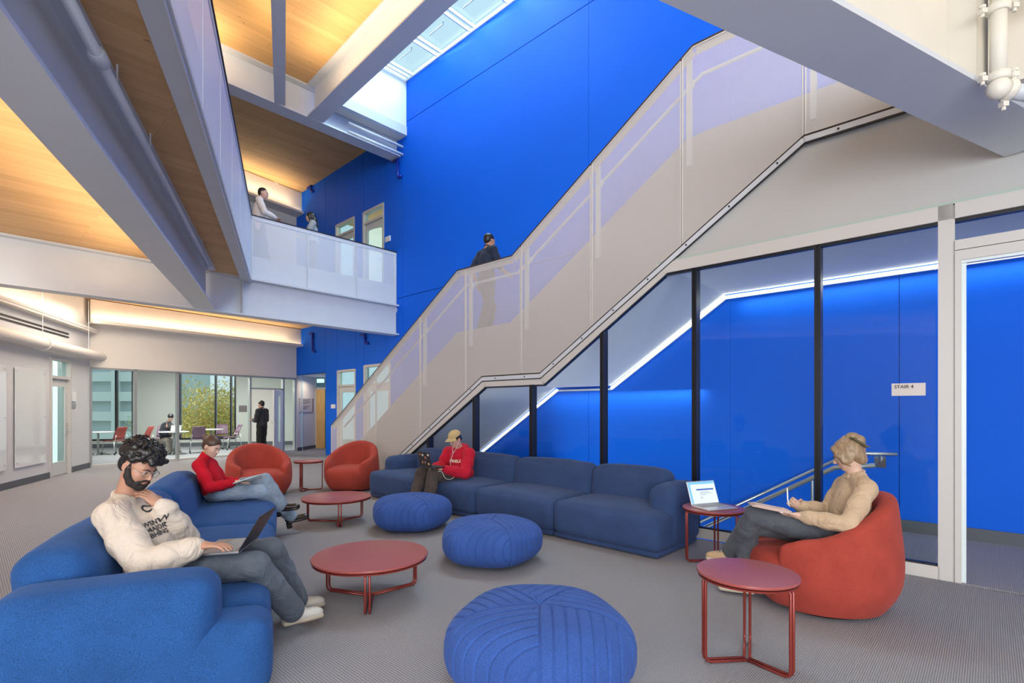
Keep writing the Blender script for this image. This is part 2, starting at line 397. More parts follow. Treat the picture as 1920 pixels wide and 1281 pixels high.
M['glass_sky'] = glass('skylight_glass', (.88, .97, .98), .05)
M['board'] = mat('glass_board', (.78, .80, .79), rough=.08, coat=1.0)
M['clt'] = wood_ceiling('clt_ceiling', (.72, .44, .20), (.61, .36, .155), 2.32, .16)
M['clt2'] = wood_ceiling('clt_roof', (.76, .47, .20), (.66, .39, .155), 2.35, .16)
M['mesh'] = perforated('perforated_sheet', (.63, .605, .59))
M['meshb'] = perforated('perforated_sheet_balcony', (.76, .79, .84), pitch=.008, r=.31)
M['meshd'] = perforated('perforated_sheet_fine', (.76, .79, .84), pitch=.008, r=.10)
M['wood_door'] = mat('wood_door', (.62, .38, .13), rough=.4, noise=(6, .18, (6, 6, .5)))
M['ledw'] = emat('led_warm', (1.0, .80, .52), 5.0)
M['ledc'] = emat('led_white', (1.0, .96, .88), 3.0)
M['signp'] = mat('sign_plate', (.62, .56, .52), rough=.35)
M['signd'] = mat('sign_plate_brown', (.16, .12, .13), rough=.4)
M['ink'] = mat('ink', (.03, .03, .035), rough=.6)
M['sofa'] = fabric('blue_wool', (0.018, 0.078, 0.245), speck=.45, scale=330)
M['sofa2'] = fabric('slate_blue_wool', (0.034, 0.064, 0.160), speck=.35, scale=330)
M['pouf'] = fabric('pouf_wool', (0.034, 0.085, 0.30), speck=.4, scale=330)
M['red'] = fabric('red_wool', (0.35, 0.052, 0.036), speck=.3, scale=380, sheen=.25)
M['redtable'] = mat('oxide_red_top', (.33, .075, .066), rough=.30, spec=.5)
M['redmetal'] = mat('oxide_red_rod', (.26, .04, .03), rough=.25, metal=.35)

# ================================================================ THE SETTING
BL = Pl(10.75, -0.941)                         # tall blue wall
GP = Pl(7.907, -0.915)                         # glass wall / mesh balustrade plane
BK = plane_through((-10.6, 12.86), (-7.475, 17.70))   # back wall with meeting room glass
LW = plane_through((-4.2, -4.0), (-10.6, 12.86))      # left wall
TB = Pl(16.98, 1.13)                           # cross girder
F2 = 4.62                                      # upper floor level
ROOF = 8.85

def cell_wall(name, pl, s0, s1, z0, z1, thick, holes, m, parent=None):
    """wall slab on plane with rectangular openings holes=[(sa,sb,za,zb)]"""
    ss = sorted(set([s0, s1] + [x for h in holes for x in h[:2] if s0 < x < s1]))
    zs = sorted(set([z0, z1] + [x for h in holes for x in h[2:] if z0 < x < z1]))
    mb = MB()
    for a, b in zip(ss[:-1], ss[1:]):
        for c, d in zip(zs[:-1], zs[1:]):
            mx, mz = (a + b) / 2, (c + d) / 2
            if any(h[0] < mx < h[1] and h[2] < mz < h[3] for h in holes): continue
            mb.prism([pl.P(a, c), pl.P(b, c), pl.P(b, d), pl.P(a, d)], pl.n * thick)
    return mb.build(name, m, parent)
def plbox(mb, pl, s0, s1, z0, z1, f, b):
    """box on plane from offset f (towards camera negative) to b"""
    mb.prism([pl.P(s0, z0, f), pl.P(s1, z0, f), pl.P(s1, z1, f), pl.P(s0, z1, f)], pl.n * (b - f)); return mb
def zz(pl, u, v): return pl.z_of(u, v)

# ---- floor
mb = MB()
mb.prism([(-20, -7, 0), (16, -7, 0), tuple(GP.P(GP.s_of(621) , 0)), tuple(BL.at(690, z=0)), tuple(BL.at(611.7, z=0)), (-6.2, 21.5, 0), (-13, 22.5, 0), (-20, 22.5, 0)], (0, 0, -.3))
fl = struct(mb.build('floor', M['carpet']), 'grey woven carpet floor')
gs_hole_r = GP.s_of(1620); gs_hole_l = gs_hole_r - 5.2; gs_l = GP.s_of(621)
SW = 1.96                                       # stairwell width
def GS(s, z, off=0.0): return GP.P(s, z, off)
mb = MB()
mb.prism([GS(gs_hole_r, 0), GS(9.5, 0), GS(9.5, 0, 2.6), GS(gs_hole_r, 0, 2.6)], (0, 0, -.3))
struct(mb.build('floor_stairwell', M['carpet']))
mb = MB()
mb.prism([GS(gs_l, 0, .0), GS(gs_hole_l, 0, .0), GS(gs_hole_l, 0, 2.1), GS(gs_l, 0, 2.1)], (0, 0, -.3))
struct(mb.build('floor_under_stair', M['carpet']))
# descending steps behind the glass
mb = MB()
for i in range(16):
    a = gs_hole_r - i * .29; z = -(i + 1) * .175
    mb.prism([GS(a - .31, z, .06), GS(a, z, .06), GS(a, z, 1.9), GS(a - .31, z, 1.9)], (0, 0, -.18))
mb.prism([GS(gs_hole_l - 1.5, -2.98, .06), GS(gs_hole_r - 4.6, -2.98, .06), GS(gs_hole_r - 4.6, -2.98, 1.9), GS(gs_hole_l - 1.5, -2.98, 1.9)], (0, 0, -.2))
struct(mb.build('floor_lower_stair', M['carpet']))

# ---- blue wall made of painted panels with recessed joints
def bs(u): return BL.s_of(u)
wallblue = empty('wall_right', BL.at(960, z=0)); struct(wallblue, 'tall blue painted panel wall')
D_LOW = [(bs(633.5), bs(667.5), 0, zz(BL, 668, 692)), (bs(683.5), bs(733), 0, zz(BL, 700, 684))]
REC = (bs(553.5), bs(611.5), 0, zz(BL, 600, 699.5))
D_UP = [(bs(630.5), bs(666), F2, zz(BL, 666, 406)), (bs(681.5), bs(721), F2, zz(BL, 721, 380))]
HOL = [(a, b, -.06, d) for a, b, c, d in D_LOW + [REC]] + D_UP
cols = [bs(u) for u in (554, 611.5, 633, 668, 683, 725, 757)] + [bs(1105), bs(1370), bs(1686), 9.8]
rows = [-3.2, 4.40, 8.93, 10.06]
back = cell_wall('panel_backing', BL, bs(554), 9.8, -3.2, 10.06, .12, HOL, M['joint'])
back.parent = wallblue; back.matrix_parent_inverse = Matrix.Translation(-wallblue.location)
for ci in range(len(cols) - 1):
    for ri in range(len(rows) - 1):
        a, b = cols[ci] + .006, cols[ci + 1] - .006; c, d = rows[ri] + .008, rows[ri + 1] - .008
        if ci == 7 or ci == 8:    # the big upper field reads as one surface: very fine joints only
            a -= .0045; b += .0045
        pan = MB()
        hs = [h for h in HOL if h[1] > a and h[0] < b and h[3] > c and h[2] < d]
        ss = sorted(set([a, b] + [x for h in hs for x in h[:2] if a < x < b])); zs = sorted(set([c, d] + [x for h in hs for x in h[2:] if c < x < d]))
        k = 0
        for p, q in zip(ss[:-1], ss[1:]):
            for r_, s_ in zip(zs[:-1], zs[1:]):
                if any(h[0] < (p + q) / 2 < h[1] and h[2] < (r_ + s_) / 2 < h[3] for h in hs): continue
                pan.prism([BL.P(p, r_, -.018), BL.P(q, r_, -.018), BL.P(q, s_, -.018), BL.P(p, s_, -.018)], BL.n * .02); k += 1
        if not k: continue
        o = pan.build('panel', M['blue']); o.parent = wallblue; o.matrix_parent_inverse = Matrix.Translation(-wallblue.location)
# dropped pipes painted blue on the wall
def blue_pipe(u, v0, v1, label):
    mb = MB(); z0 = zz(BL, u, v0); z1 = zz(BL, u, v1); s = bs(u)
    mb.tube([BL.P(s - .25, z0, -.07), BL.P(s, z0, -.07), BL.P(s, z1 + .06, -.07), BL.P(s + .04, z1, -.07), BL.P(s + .16, z1, -.07)], .035, 10)
    mb.tube([BL.P(s, z0 - .1, -.07), BL.P(s, z0 - .1, -.019)], .02, 8)
    tag(mb.build('drop_pipe', M['blue_dark'], smooth=True), label, 'pipe')
blue_pipe(590, 625, 660, 'short dark blue drop pipe on the lower blue wall beside the meeting room')
blue_pipe(688.5, 628, 645, 'small blue drop pipe under the balcony girder above the doors')
blue_pipe(587, 350, 362, 'dark blue pipe stub high on the blue wall behind the balcony')
blue_pipe(750, 300, 335, 'blue drop pipe at the end of the white roof beam')

# ---- recess in the blue wall with wood door
rec = BL.at(556, z=0); r2 = BL.at(611.5, z=0)
RP0 = np.array([*BL.at(557, z=0)[:2], 0]); RP1 = G(592.7, 845.6); RP1 = W(592.7, 765, 19.2); RP1[2] = 0
RW = plane_through(RP0[:2], RP1[:2]); zr = REC[3]
mb = MB(); mb.prism([(RP0[0], RP0[1], 0), (RP1[0], RP1[1], 0), (RP1[0], RP1[1], zr), (RP0[0], RP0[1], zr)], np.array([-.12, .1, 0]))
struct(mb.build('wall_recess_left', M['wall']))
q0 = RP1; q1 = W(616, 765, 19.6); q1[2] = 0
mb = MB(); mb.prism([(q0[0], q0[1], 0), (q1[0], q1[1], 0), (q1[0], q1[1], zr), (q0[0], q0[1], zr)], np.array([0, .2, 0]))
struct(mb.build('wall_recess_back', M['wall']))
mb = MB(); mb.prism([BL.at(556, z=zr) , BL.at(611.5, z=zr), (q1[0], q1[1] + .2, zr), (RP1[0] - .1, RP1[1] + .2, zr)], (0, 0, .12))
struct(mb.build('ceiling_recess', M['white']))
mb = MB(); mb.prism([BL.P(bs(611.5), 0, .02), (q1[0] + .1, q1[1] + .2, 0), (q1[0] + .1, q1[1] + .2, zr), BL.P(bs(611.5), zr, .02)], np.array([.1, .05, 0]))
struct(mb.build('wall_recess_right', M['blue']))
mb = MB(); mb.prism([(RP0[0] + .01, RP0[1], 0), (RP1[0], RP1[1] - .02, 0), (RP1[0], RP1[1] - .02, .12), (RP0[0] + .01, RP0[1], .12)], np.array([.02, -.015, 0]))
struct(mb.build('baseboard_recess', M['base']))
dd = struct(empty('door_1', (q0[0] + .0, q0[1] - .03, 0)), 'light oak flush door in the recess'); dl = dd.location
zd = 2.2
mb = MB(); mb.box((.02 + (q1[0] - q0[0]) / 2, 0, zd / 2), (abs(q1[0] - q0[0]) + .02, .045, zd)); mb.build('door_leaf', M['wood_door'], dd)
mb = MB(); mb.box((.02 + (q1[0] - q0[0]) / 2, -.0, zd + .03), (abs(q1[0] - q0[0]) + .1, .08, .05)); mb.box((-.0, 0, zr / 2), (.05, .08, zr)); mb.build('door_frame', M['frame'], dd)
mb = MB(); mb.box((.02 + (q1[0] - q0[0]) / 2, 0, (zd + zr) / 2 + .02), (abs(q1[0] - q0[0]), .01, zr - zd - .1)); mb.build('transom_glass', M['glass_teal'], dd)
# exit sign hanging in the recess
t = tag(empty('exit_sign', W(601, 765, 18.6) * [1, 1, 0] + [0, 0, zr - .02]), 'small green lit exit sign hanging in the recess', 'sign')
mb = MB(); mb.box((0, 0, -.13), (.26, .03, .14)); mb.build('sign_face', emat('exit_green', (.5, .95, .72), .9), t)
mb = MB(); mb.tube([(0, 0, 0), (0, 0, -.06)], .01, 6); mb.build('stem', M['white'], t)

# ---- doors in the blue wall (glazed with transom)
def wall_door(idx, pl, h, leaf_in, swing=None, label=None, handle_side=1, glass_m=None, zt_ratio=None):
    s0, s1, z0, z1 = h; w = s1 - s0
    e = struct(empty('door_%d' % idx, pl.P(s0, z0)), label)
    loc = np.array(e.location)
    def A(mb): # shift to local
        mb.v = [v - loc for v in mb.v]; return mb
    fr = .055; zt = z0 + 2.14 if z1 - z0 > 2.35 else z1 - fr
    mb = MB()
    plbox(mb, pl, s0 - .01, s0 + fr, z0, z1, -.03, .12); plbox(mb, pl, s1 - fr, s1 + .01, z0, z1, -.03, .12)
    plbox(mb, pl, s0 + fr, s1 - fr, z1 - fr, z1 + .01, -.03, .12)
    if z1 - z0 > 2.35: plbox(mb, pl, s0 + fr, s1 - fr, zt, zt + .06, -.02, .12)
    A(mb).build('door_frame', M['frame'], e)
    if z1 - z0 > 2.35:
        mb = MB(); plbox(mb, pl, s0 + fr, s1 - fr, zt + .06, z1 - fr, .05, .056); A(mb).build('transom_glass', glass_m or M['glass_teal'], e)
    a, b = s0 + fr + .004, s1 - fr - .004; st = .11
    mb = MB()
    plbox(mb, pl, a, a + st, z0 + .01, zt - .004, .03, .075); plbox(mb, pl, b - st, b, z0 + .01, zt - .004, .03, .075)
    plbox(mb, pl, a + st, b - st, z0 + .01, z0 + .3, .03, .075); plbox(mb, pl, a + st, b - st, zt - .17, zt - .004, .03, .075)
    lf = A(mb).build('door_leaf', M['doorp'], e)
    mb = MB(); plbox(mb, pl, a + st, b - st, z0 + .3, zt - .17, .05, .056); A(mb).build('glass_lite', glass_m or M['glass_teal'], lf)
    hs_ = a + .06 if handle_side < 0 else b - .06
    mb = MB(); plbox(mb, pl, hs_ - .03, hs_ + .03, z0 + .9, z0 + 1.16, .015, .032)
    sg = 1 if handle_side < 0 else -1
    mb.tube([pl.P(hs_, z0 + .98, .03), pl.P(hs_, z0 + .98, -.03), pl.P(hs_ + sg * .02, z0 + .98, -.035), pl.P(hs_ + sg * .13, z0 + .98, -.035)], .011, 8)
    A(mb).build('door_handle', M['metal'], e)
    mb = MB()
    for hz in (.25, 1.07, 1.9):
        hh = b + .012 if handle_side < 0 else a - .012
        plbox(mb, pl, hh - .015, hh + .015, z0 + hz - .06, z0 + hz + .06, .005, .035)
    A(mb).build('hinge', M['metal'], e)
    return e
wall_door(2, BL, D_LOW[0], True, label='left glazed door in the lower blue wall')
wall_door(3, BL, D_LOW[1], True, label='glazed door half hidden by the mesh of the stair')
wall_door(4, BL, D_UP[0], True, label='left glazed door on the upper level')
wall_door(5, BL, D_UP[1], True, label='right glazed door on the upper level')
# rooms behind the doors so the glass looks into something
def backroom(name, pl, s0, s1, z0, z1, depth, m, floor=M['carpet']):
    mb = MB(); plbox(mb, pl, s0, s1, z0, z1, depth, depth + .1); struct(mb.build(name, m))
backroom('wall_rooms_lower', BL, bs(616) , bs(860), 0, 3.6, 2.6, M['wall'])
backroom('wall_rooms_upper', BL, bs(560), bs(860), F2, 8.6, 2.6, M['wall'])
mb = MB(); mb.prism([BL.P(bs(560), 3.6, .13), BL.P(bs(860), 3.6, .13), BL.P(bs(860), 3.6, 2.6), BL.P(bs(560), 3.6, 2.6)], (0, 0, .6)); struct(mb.build('ceiling_rooms_lower', M['white']))
mb = MB(); mb.prism([BL.P(bs(560), 8.3, .13), BL.P(bs(860), 8.3, .13), BL.P(bs(860), 8.3, 2.6), BL.P(bs(560), 8.3, 2.6)], (0, 0, .2)); struct(mb.build('ceiling_rooms_upper', M['clt']))
def mini_lamp(s, z, pl, off, label):
    mb = MB(); plbox(mb, pl, s - .35, s + .35, z - .02, z + .02, off, off + .15); tag(mb.build('ceiling_light', emat('panel_lamp', (1, .96, .88), 4)), label, 'lamp')
mini_lamp(bs(655), 3.56, BL, 1.2, 'lit ceiling lamp seen through the left lower glazed door')
mini_lamp(bs(700), 8.2, BL, 1.4, 'lit ceiling lamp seen through the right upper glazed door')
mini_lamp(bs(650), 8.2, BL, 1.4, 'lit ceiling lamp seen through the left upper glazed door')
# small wall plates
def plate(pl, u0, v0, u1, v1, name, label, m=M['white'], off=-.045):
    mb = MB(); s0, s1 = pl.s_of(u0), pl.s_of(u1); za = zz(pl, (u0 + u1) / 2, v1); zb = zz(pl, (u0 + u1) / 2, v0)
    plbox(mb, pl, s0, s1, za, zb, off, off + .027); return tag(mb.build(name, m, bevel=.003), label, 'sign')
plate(BL, 623, 758.5, 630.5, 766, 'wall_plate', 'small white square plate on the blue wall beside the lower glazed door')
plate(BL, 724.5, 444, 733.5, 454, 'wall_plate', 'small white plate beside the upper right glazed door')
sg = plate(RW, 561, 747, 586, 773, 'room_sign', 'beige room sign with lines of dark text in the recess', M['signp'], -.03)
def curve_to_mesh(c, name):
    t_ = bpy.data.objects.new(name + '_src', c); COL.objects.link(t_); dg = bpy.context.evaluated_depsgraph_get()
    me = bpy.data.meshes.new_from_object(t_.evaluated_get(dg)); bpy.data.objects.remove(t_); me.name = name
    o = bpy.data.objects.new(name, me); COL.objects.link(o); return o
def text_obj(txt, origin, xdir, ydir, size, m, name='lettering', parent=None, ext=.001, align='LEFT', bold=0.0):
    c = bpy.data.curves.new(name, 'FONT'); c.body = txt; c.size = size; c.extrude = ext; c.align_x = align; c.offset = bold; c.resolution_u = 3
    c.materials.append(m); o = curve_to_mesh(c, name)
    x = Vector(xdir).normalized(); y = Vector(ydir).normalized(); z = x.cross(y); y = z.cross(x).normalized(); z = x.cross(y)
    Mx = Matrix((x, y, z)).transposed().to_4x4(); Mx.translation = Vector(origin)
    o.matrix_world = Mx
    if parent is not None:
        o.parent = parent; o.matrix_parent_inverse = parent.matrix_world.inverted() if parent.matrix_world != Matrix() else Matrix.Translation(-parent.location)
    return o
s0 = RW.s_of(563); 
mb = MB()
for i, (w_, g_) in enumerate([(.62, 0), (.5, 0), (.66, 0), (.4, 0), (0, 0), (.6, 0), (.42, 0), (.3, 0)]):
    if w_: plbox(mb, RW, s0 + .1, s0 + .1 + w_ * .95, zz(RW, 573, 749.5 + i * 2.6), zz(RW, 573, 748.6 + i * 2.6), -.033, -.03)
plbox(mb, RW, RW.s_of(584.6), RW.s_of(586), zz(RW, 573, 773), zz(RW, 573, 747), -.034, -.03)
o = mb.build('lettering', M['ink'], sg)

# ---- left wall
ls = LW.s_of
lw0, lw1 = LW.s_of(168.5), None
L0 = float(np.dot(np.array([-4.2, -4, 0]) - LW.o, LW.d)); L1 = float(np.dot(np.array([-10.6, 12.86, 0]) - LW.o, LW.d))
lo, hi = min(L0, L1), max(L0, L1)
if LW.n[0] > 0: LW.n = -LW.n
dA, dB = sorted((ls(93), ls(131)))
DL = (dA, dB, 0, zz(LW, 95, 669))
struct(cell_wall('wall_left', LW, lo, hi, 0, 4.2, .15, [DL], M['wallcool']), 'left wall')
mb = MB(); plbox(mb, LW, lo, hi, F2, ROOF, 0, .15); struct(mb.build('wall_left_upper', M['wall']))
mb = MB(); sd = sorted([lo, dA, dB, hi]); plbox(mb, LW, sd[0], sd[1] - .01, 0, .13, -.012, 0); plbox(mb, LW, sd[2] + .01, sd[3], 0, .13, -.012, 0)
struct(mb.build('baseboard_left', M['base']))
leftfirst = LW.d[1] < 0   # s grows toward camera
wall_door(6, LW, DL, True, label='glazed office door in the left wall', handle_side=(-1 if leftfirst else 1))
mb = MB(); plbox(mb, LW, dA - 1.5, dB + 1.2, 0, 3.4, 2.2, 2.3); struct(mb.build('wall_office', M['wallcool']))
def board(u0, u1, label):
    a, b = sorted((ls(u0), ls(u1))); t = tag(empty('marker_board', LW.P((a + b) / 2, .36)), label, 'board'); loc = np.array(t.location)
    mb = MB(); plbox(mb, LW, a, b, .36, 2.28, -.028, -.018); mb.v = [v - loc for v in mb.v]; mb.build('glass_sheet', M['board'], t, bevel=.003)
    for s in (a + .06, b - .06):
        for z in (.45, 1.32, 2.2):
            mb = MB(); mb.tube([LW.P(s, z, -.001), LW.P(s, z, -.034)], .014, 10); mb.v = [v - loc for v in mb.v]; mb.build('standoff', M['metal'], t)
board(25, 83, 'tall white glass marker board left of the office door')
board(-60, 8.5, 'white glass marker board cut off by the left edge')
mb = MB(); a, b = sorted((ls(133.5), ls(141))); plbox(mb, LW, a, b, zz(LW, 137, 753), zz(LW, 137, 735), -.03, 0)
tag(mb.build('room_plate', M['white'], bevel=.003), 'white notice plate on the wall right of the office door', 'sign')
mb = MB(); plbox(mb, LW, a, b, zz(LW, 137, 765), zz(LW, 137, 757), -.02, 0)
tag(mb.build('wall_switch', M['frame_grey'], bevel=.003), 'small grey switch plate under the white notice plate', 'switch')
# bulkhead ledge with led along the left wall, slot diffuser, duct
zled = 3.42
mb = MB(); plbox(mb, LW, lo, hi - .0, zled - .05, zled, -.16, 0); plbox(mb, LW, lo, hi, zled, zled + .05, -.17, -.15)
struct(mb.build('trim_1', M['wall']), 'light ledge along the left wall')
mb = MB(); plbox(mb, LW, lo + 1, hi - .2, zled + .005, zled + .02, -.13, -.08); struct(mb.build('trim_led_left', M['ledw']))
t = tag(empty('slot_diffuser', LW.P(ls(60), 3.1)), 'long black two slot air diffuser above the duct on the left wall', 'vent'); loc = np.array(t.location)
for dz in (0, .075):
    a, b = sorted((ls(-40), ls(128))); mb = MB(); plbox(mb, LW, a, b, 3.10 + dz, 3.135 + dz, -.014, -.002); mb.v = [v - loc for v in mb.v]; mb.build('slot', M['black'], t)
t = tag(empty('ventilation_duct', LW.P(ls(60), 2.85, -.15)), 'round painted duct running along the left wall', 'duct'); loc = np.array(t.location)
a, b = ls(-60), ls(176)
mb = MB(); mb.tube([LW.P(a, 2.80, -.17) - loc, LW.P((a + b) / 2, 2.80, -.17) - loc, LW.P(b, 2.80, -.17) - loc], .115, 20); mb.build('duct_pipe', M['wall'], t, autosmooth=40)
for u in (60, 150): mb = MB(); mb.tube([LW.P(ls(u), 4.1, -.17) - loc, LW.P(ls(u), 2.9, -.17) - loc], .007, 6); mb.build('hanger', M['white'], t)
mb = MB()
c = LW.P(ls(62), 2.80, -.17) - loc
ring = [c + (LW.n * math.cos(k) + np.array([0, 0, 1]) * math.sin(k)) * .128 for k in np.linspace(0, 2 * PI, 24)]
mb.tube(ring, .012, 6, cap=False); mb.build('clamp_ring', M['white'], t, smooth=True)
for u, v, lab in ((130, 565, 'round ceiling detector near the left wall corner'), (450, 615, 'small detector on the ceiling over the meeting room glass'), (512, 348, 'small detector on the ceiling above the balcony')):
    pass

# ---- back wall with glazing
kb = BK.s_of
zg = 2.53
b0, b1 = kb(168), kb(556)
struct(cell_wall('wall_back', BK, b0 - .1, b1, 0, 4.2, .14, [(kb(169.5), kb(553.5), -1, zg)], M['wall']), 'beige back wall over the meeting room glass')
mb = MB(); plbox(mb, BK, b0 - .1, b1, F2, ROOF, 0, .14); struct(mb.build('wall_back_upper', M['wall']))
storef = struct(empty('window_1', BK.P(kb(169.5), 0)), 'meeting room glass front'); loc = np.array(storef.location)
def loc_build(mb, name, m, parent, **k):
    l = np.array(parent.location); mb.v = [v - l for v in mb.v]; return mb.build(name, m, parent, **k)
us = [169.5, 254, 333.5, 469.5, 531.5, 553.5]
for i, u in enumerate(us):
    s = kb(u); mb = MB(); plbox(mb, BK, s - .03, s + .03, 0, zg, -.02, .09); loc_build(mb, 'mullion', M['frame_grey'], storef)
mb = MB(); plbox(mb, BK, kb(169.5), kb(553.5), zg - .05, zg, -.02, .09); loc_build(mb, 'head_rail', M['frame_grey'], storef)
mb = MB(); plbox(mb, BK, kb(169.5), kb(469.5), 0, .06, -.02, .09); plbox(mb, BK, kb(531.5), kb(553.5), 0, .06, -.02, .09); loc_build(mb, 'sill_rail', M['frame'], storef)
mb = MB(); plbox(mb, BK, kb(469.5), kb(531.5), 2.10, 2.15, -.02, .09); loc_build(mb, 'door_head', M['frame_grey'], storef)
for a, b, z0 in ((us[0], us[1], .06), (us[1], us[2], .06), (us[2], us[3], .06), (us[3], us[4], 2.15), (us[4], us[5], .06)):
    mb = MB(); plbox(mb, BK, kb(a) + .03, kb(b) - .03, z0, zg - .05, .03, .036); loc_build(mb, 'pane', M['glass'], storef)
# open door leaf (hinged at right mullion, swung to the room)
dr = struct(empty('door_7', BK.P(kb(531.5) - .04, 0, .02)), 'open white meeting room door with narrow glass lite')
hp = BK.P(kb(531.5) - .04, 0, -.0); tip = np.array([*(T(502) * 15.75, 15.75), 0.0]); dv = tip - hp; dv[2] = 0
if np.linalg.norm(dv) > 1.0: dv = dv / np.linalg.norm(dv) * .98
Ld = np.linalg.norm(dv); dvn = dv / Ld; rz = math.atan2(dvn[1], dvn[0]); dr.location = tuple(hp); dr.rotation_euler = (0, 0, rz)
mb = MB(); mb.box((Ld * .16, 0, 1.04), (Ld * .32, .045, 2.06)); mb.box((Ld * .78, 0, 1.04), (Ld * .44, .045, 2.06)); mb.box((Ld * .44, 0, .2), (Ld * .24, .045, .38)); mb.box((Ld * .44, 0, 1.98), (Ld * .24, .045, .18)); mb.build('door_leaf', M['white'], dr)
mb = MB(); mb.box((Ld * .44, 0, 1.14), (Ld * .22, .01, 1.5)); mb.build('glass_lite', M['glass_teal'], dr)
mb = MB(); mb.box((Ld * .92, -.035, 1.03), (.05, .02, .24)); mb.tube([(Ld * .92, -.03, 1.03), (Ld * .92, -.08, 1.03), (Ld * .80, -.08, 1.03)], .012, 8)
mb.box((Ld * .92, .035, 1.03), (.05, .02, .24)); mb.build('door_handle', M['metal'], dr)
mb = MB(); mb.box((Ld * .72, -.027, 1.12), (.08, .01, .12)); mb.build('notice', M['signp'], dr)
# fascia with ledge over the back wall, both levels
for nm, zt_, zb_, off, u0, u1 in (('trim_2', 4.18, 3.62, -.30, 160, 563), ('trim_3', 8.83, 8.12, -.35, 300, 560)):
    mb = MB(); a, b = kb(u0), kb(u1); plbox(mb, BK, a, b, zb_, zt_, off - .03, off); plbox(mb, BK, a, b, zb_ - .03, zb_, off - .17, 0); plbox(mb, BK, a, b, zb_, zb_ + .04, off - .17, off - .155)
    struct(mb.build(nm, M['wall']), 'lit fascia over the back wall')
    mb = MB(); plbox(mb, BK, a + .05, b - .05, zb_ + .002, zb_ + .015, off - .13, off - .09); struct(mb.build(nm.replace('trim', 'trim_led'), M['ledw']))
# ---- meeting room beyond
FR = plane_through((-15.2, 19.2), (-11.2, 20.3))        # far wall of meeting room
fs_ = FR.s_of
W1 = (fs_(165), fs_(249), .30, 3.12); W2 = (fs_(337), fs_(441), .30, 3.12)
struct(cell_wall('wall_meeting', FR, fs_(120), fs_(560), 0, 3.3, .25, [W1, W2], mat('meeting_wall', (.60, .60, .56), rough=.7)))
def ext_window(i, h, splits):
    e = struct(empty('window_%d' % i, FR.P(h[0], h[2])), 'exterior window of the meeting room')
    mb = MB(); 
    for s in [h[0], h[1]] + [h[0] + (h[1] - h[0]) * k for k in splits]: plbox(mb, FR, s - .03, s + .03, h[2], h[3], -.02, .12)
    for z in (h[2], h[3]): plbox(mb, FR, h[0], h[1], z - .03, z + .03, -.02, .12)
    loc_build(mb, 'window_frame', M['bronze'], e)
    mb = MB(); plbox(mb, FR, h[0], h[1], h[2], h[3], .1, .11); loc_build(mb, 'pane', M['glass'], e)
ext_window(2, W1, (.62,)); ext_window(3, W2, (.64, .92))  # left window added so the building standing in for a reflection shows
mb = MB(); plbox(mb, FR, fs_(120), fs_(560), 0, .15, -.02, 0); struct(mb.build('baseboard_meeting', M['base']))
mb = MB(); mb.prism([BK.P(b0 - 1, 3.3, .15), BK.P(b1 + .4, 3.3, .15), (-8.0, 21.2, 3.3), (-17.5, 19.0, 3.3)], (0, 0, .2)); struct(mb.build('ceiling_meeting', M['white']))
mb = MB(); mb.prism([BK.P(kb(169.5) - .5, 0, .15), (-17.5, 18.9, 0), (-17.5, 18.9, 3.3), BK.P(kb(169.5) - .5, 3.3, .15)], -BK.d * .1); struct(mb.build('wall_meeting_left', M['wallcool']))
p_ = BK.P(kb(556) + .25, 0, .15); mb = MB(); mb.prism([p_, np.array([-8.3, 21.0, 0]), np.array([-8.3, 21.0, 3.3]), p_ + [0, 0, 3.3]], BK.d * .1); struct(mb.build('wall_meeting_right', mat('teal_wall', (.50, .62, .62), rough=.6)))
t = plate(FR, 448, 760.5, 463, 772.5, 'dark_sign', 'dark brown sign on the teal wall inside the meeting room', M['signd'], -.02)

# ---- slabs and wood ceilings
EC = np.array([-5.58, 10.95]); ED = np.array([-.437, 1.0]); ED = ED / np.linalg.norm(ED)
def E(y, z=0, off=0.0):
    nrm = np.array([ED[1], -ED[0]])       # toward the atrium (+x)
    return np.array([EC[0] - .437 * (y - EC[1]) + nrm[0] * off, y + nrm[1] * off, z])
GC = np.array([*EC]); GEnd = BL.at(745, z=0)[:2]; GD = (GEnd - GC) / np.linalg.norm(GEnd - GC)
_in = np.array([-GD[1], GD[0]]) * .07
poly = [E(-6, 0, -.06), (*(GC + _in - np.array([.06, .0])), 0), (*(GEnd + _in), 0), tuple(BL.at(548, z=0)), (-12.2, 13.4, 0), (-3.5, -6, 0)]
poly = [(p[0], p[1], 4.2) for p in poly]
mb = MB(); mb.prism(poly, (0, 0, .12)); struct(mb.build('ceiling_lower', M['clt']), 'timber ceiling under the upper floor')
poly2 = [(p[0], p[1], 4.33) for p in poly]
mb = MB(); mb.prism(poly2, (0, 0, F2 - 4.33)); struct(mb.build('floor_upper', M['carpet']))
# roof
BBc0 = np.array([6.5, .62]); BBd = np.array([-3.50, 3.58]); BBd = BBd / np.linalg.norm(BBd)
BBend = np.array([-4.40, 11.62]); BBc0 = BBend - BBd * 15
rp = [tuple(BBc0), tuple(BBend), (-3.04, 13.61), tuple(BL.at(545, z=0)[:2]), (-14, 13.5), (-14, -9), (BBc0[0] - 3, -9)]
rp = [(p[0], p[1], ROOF) for p in rp]
mb = MB(); mb.prism(rp, (0, 0, .15)); struct(mb.build('ceiling_roof', M['clt2']), 'timber roof ceiling')

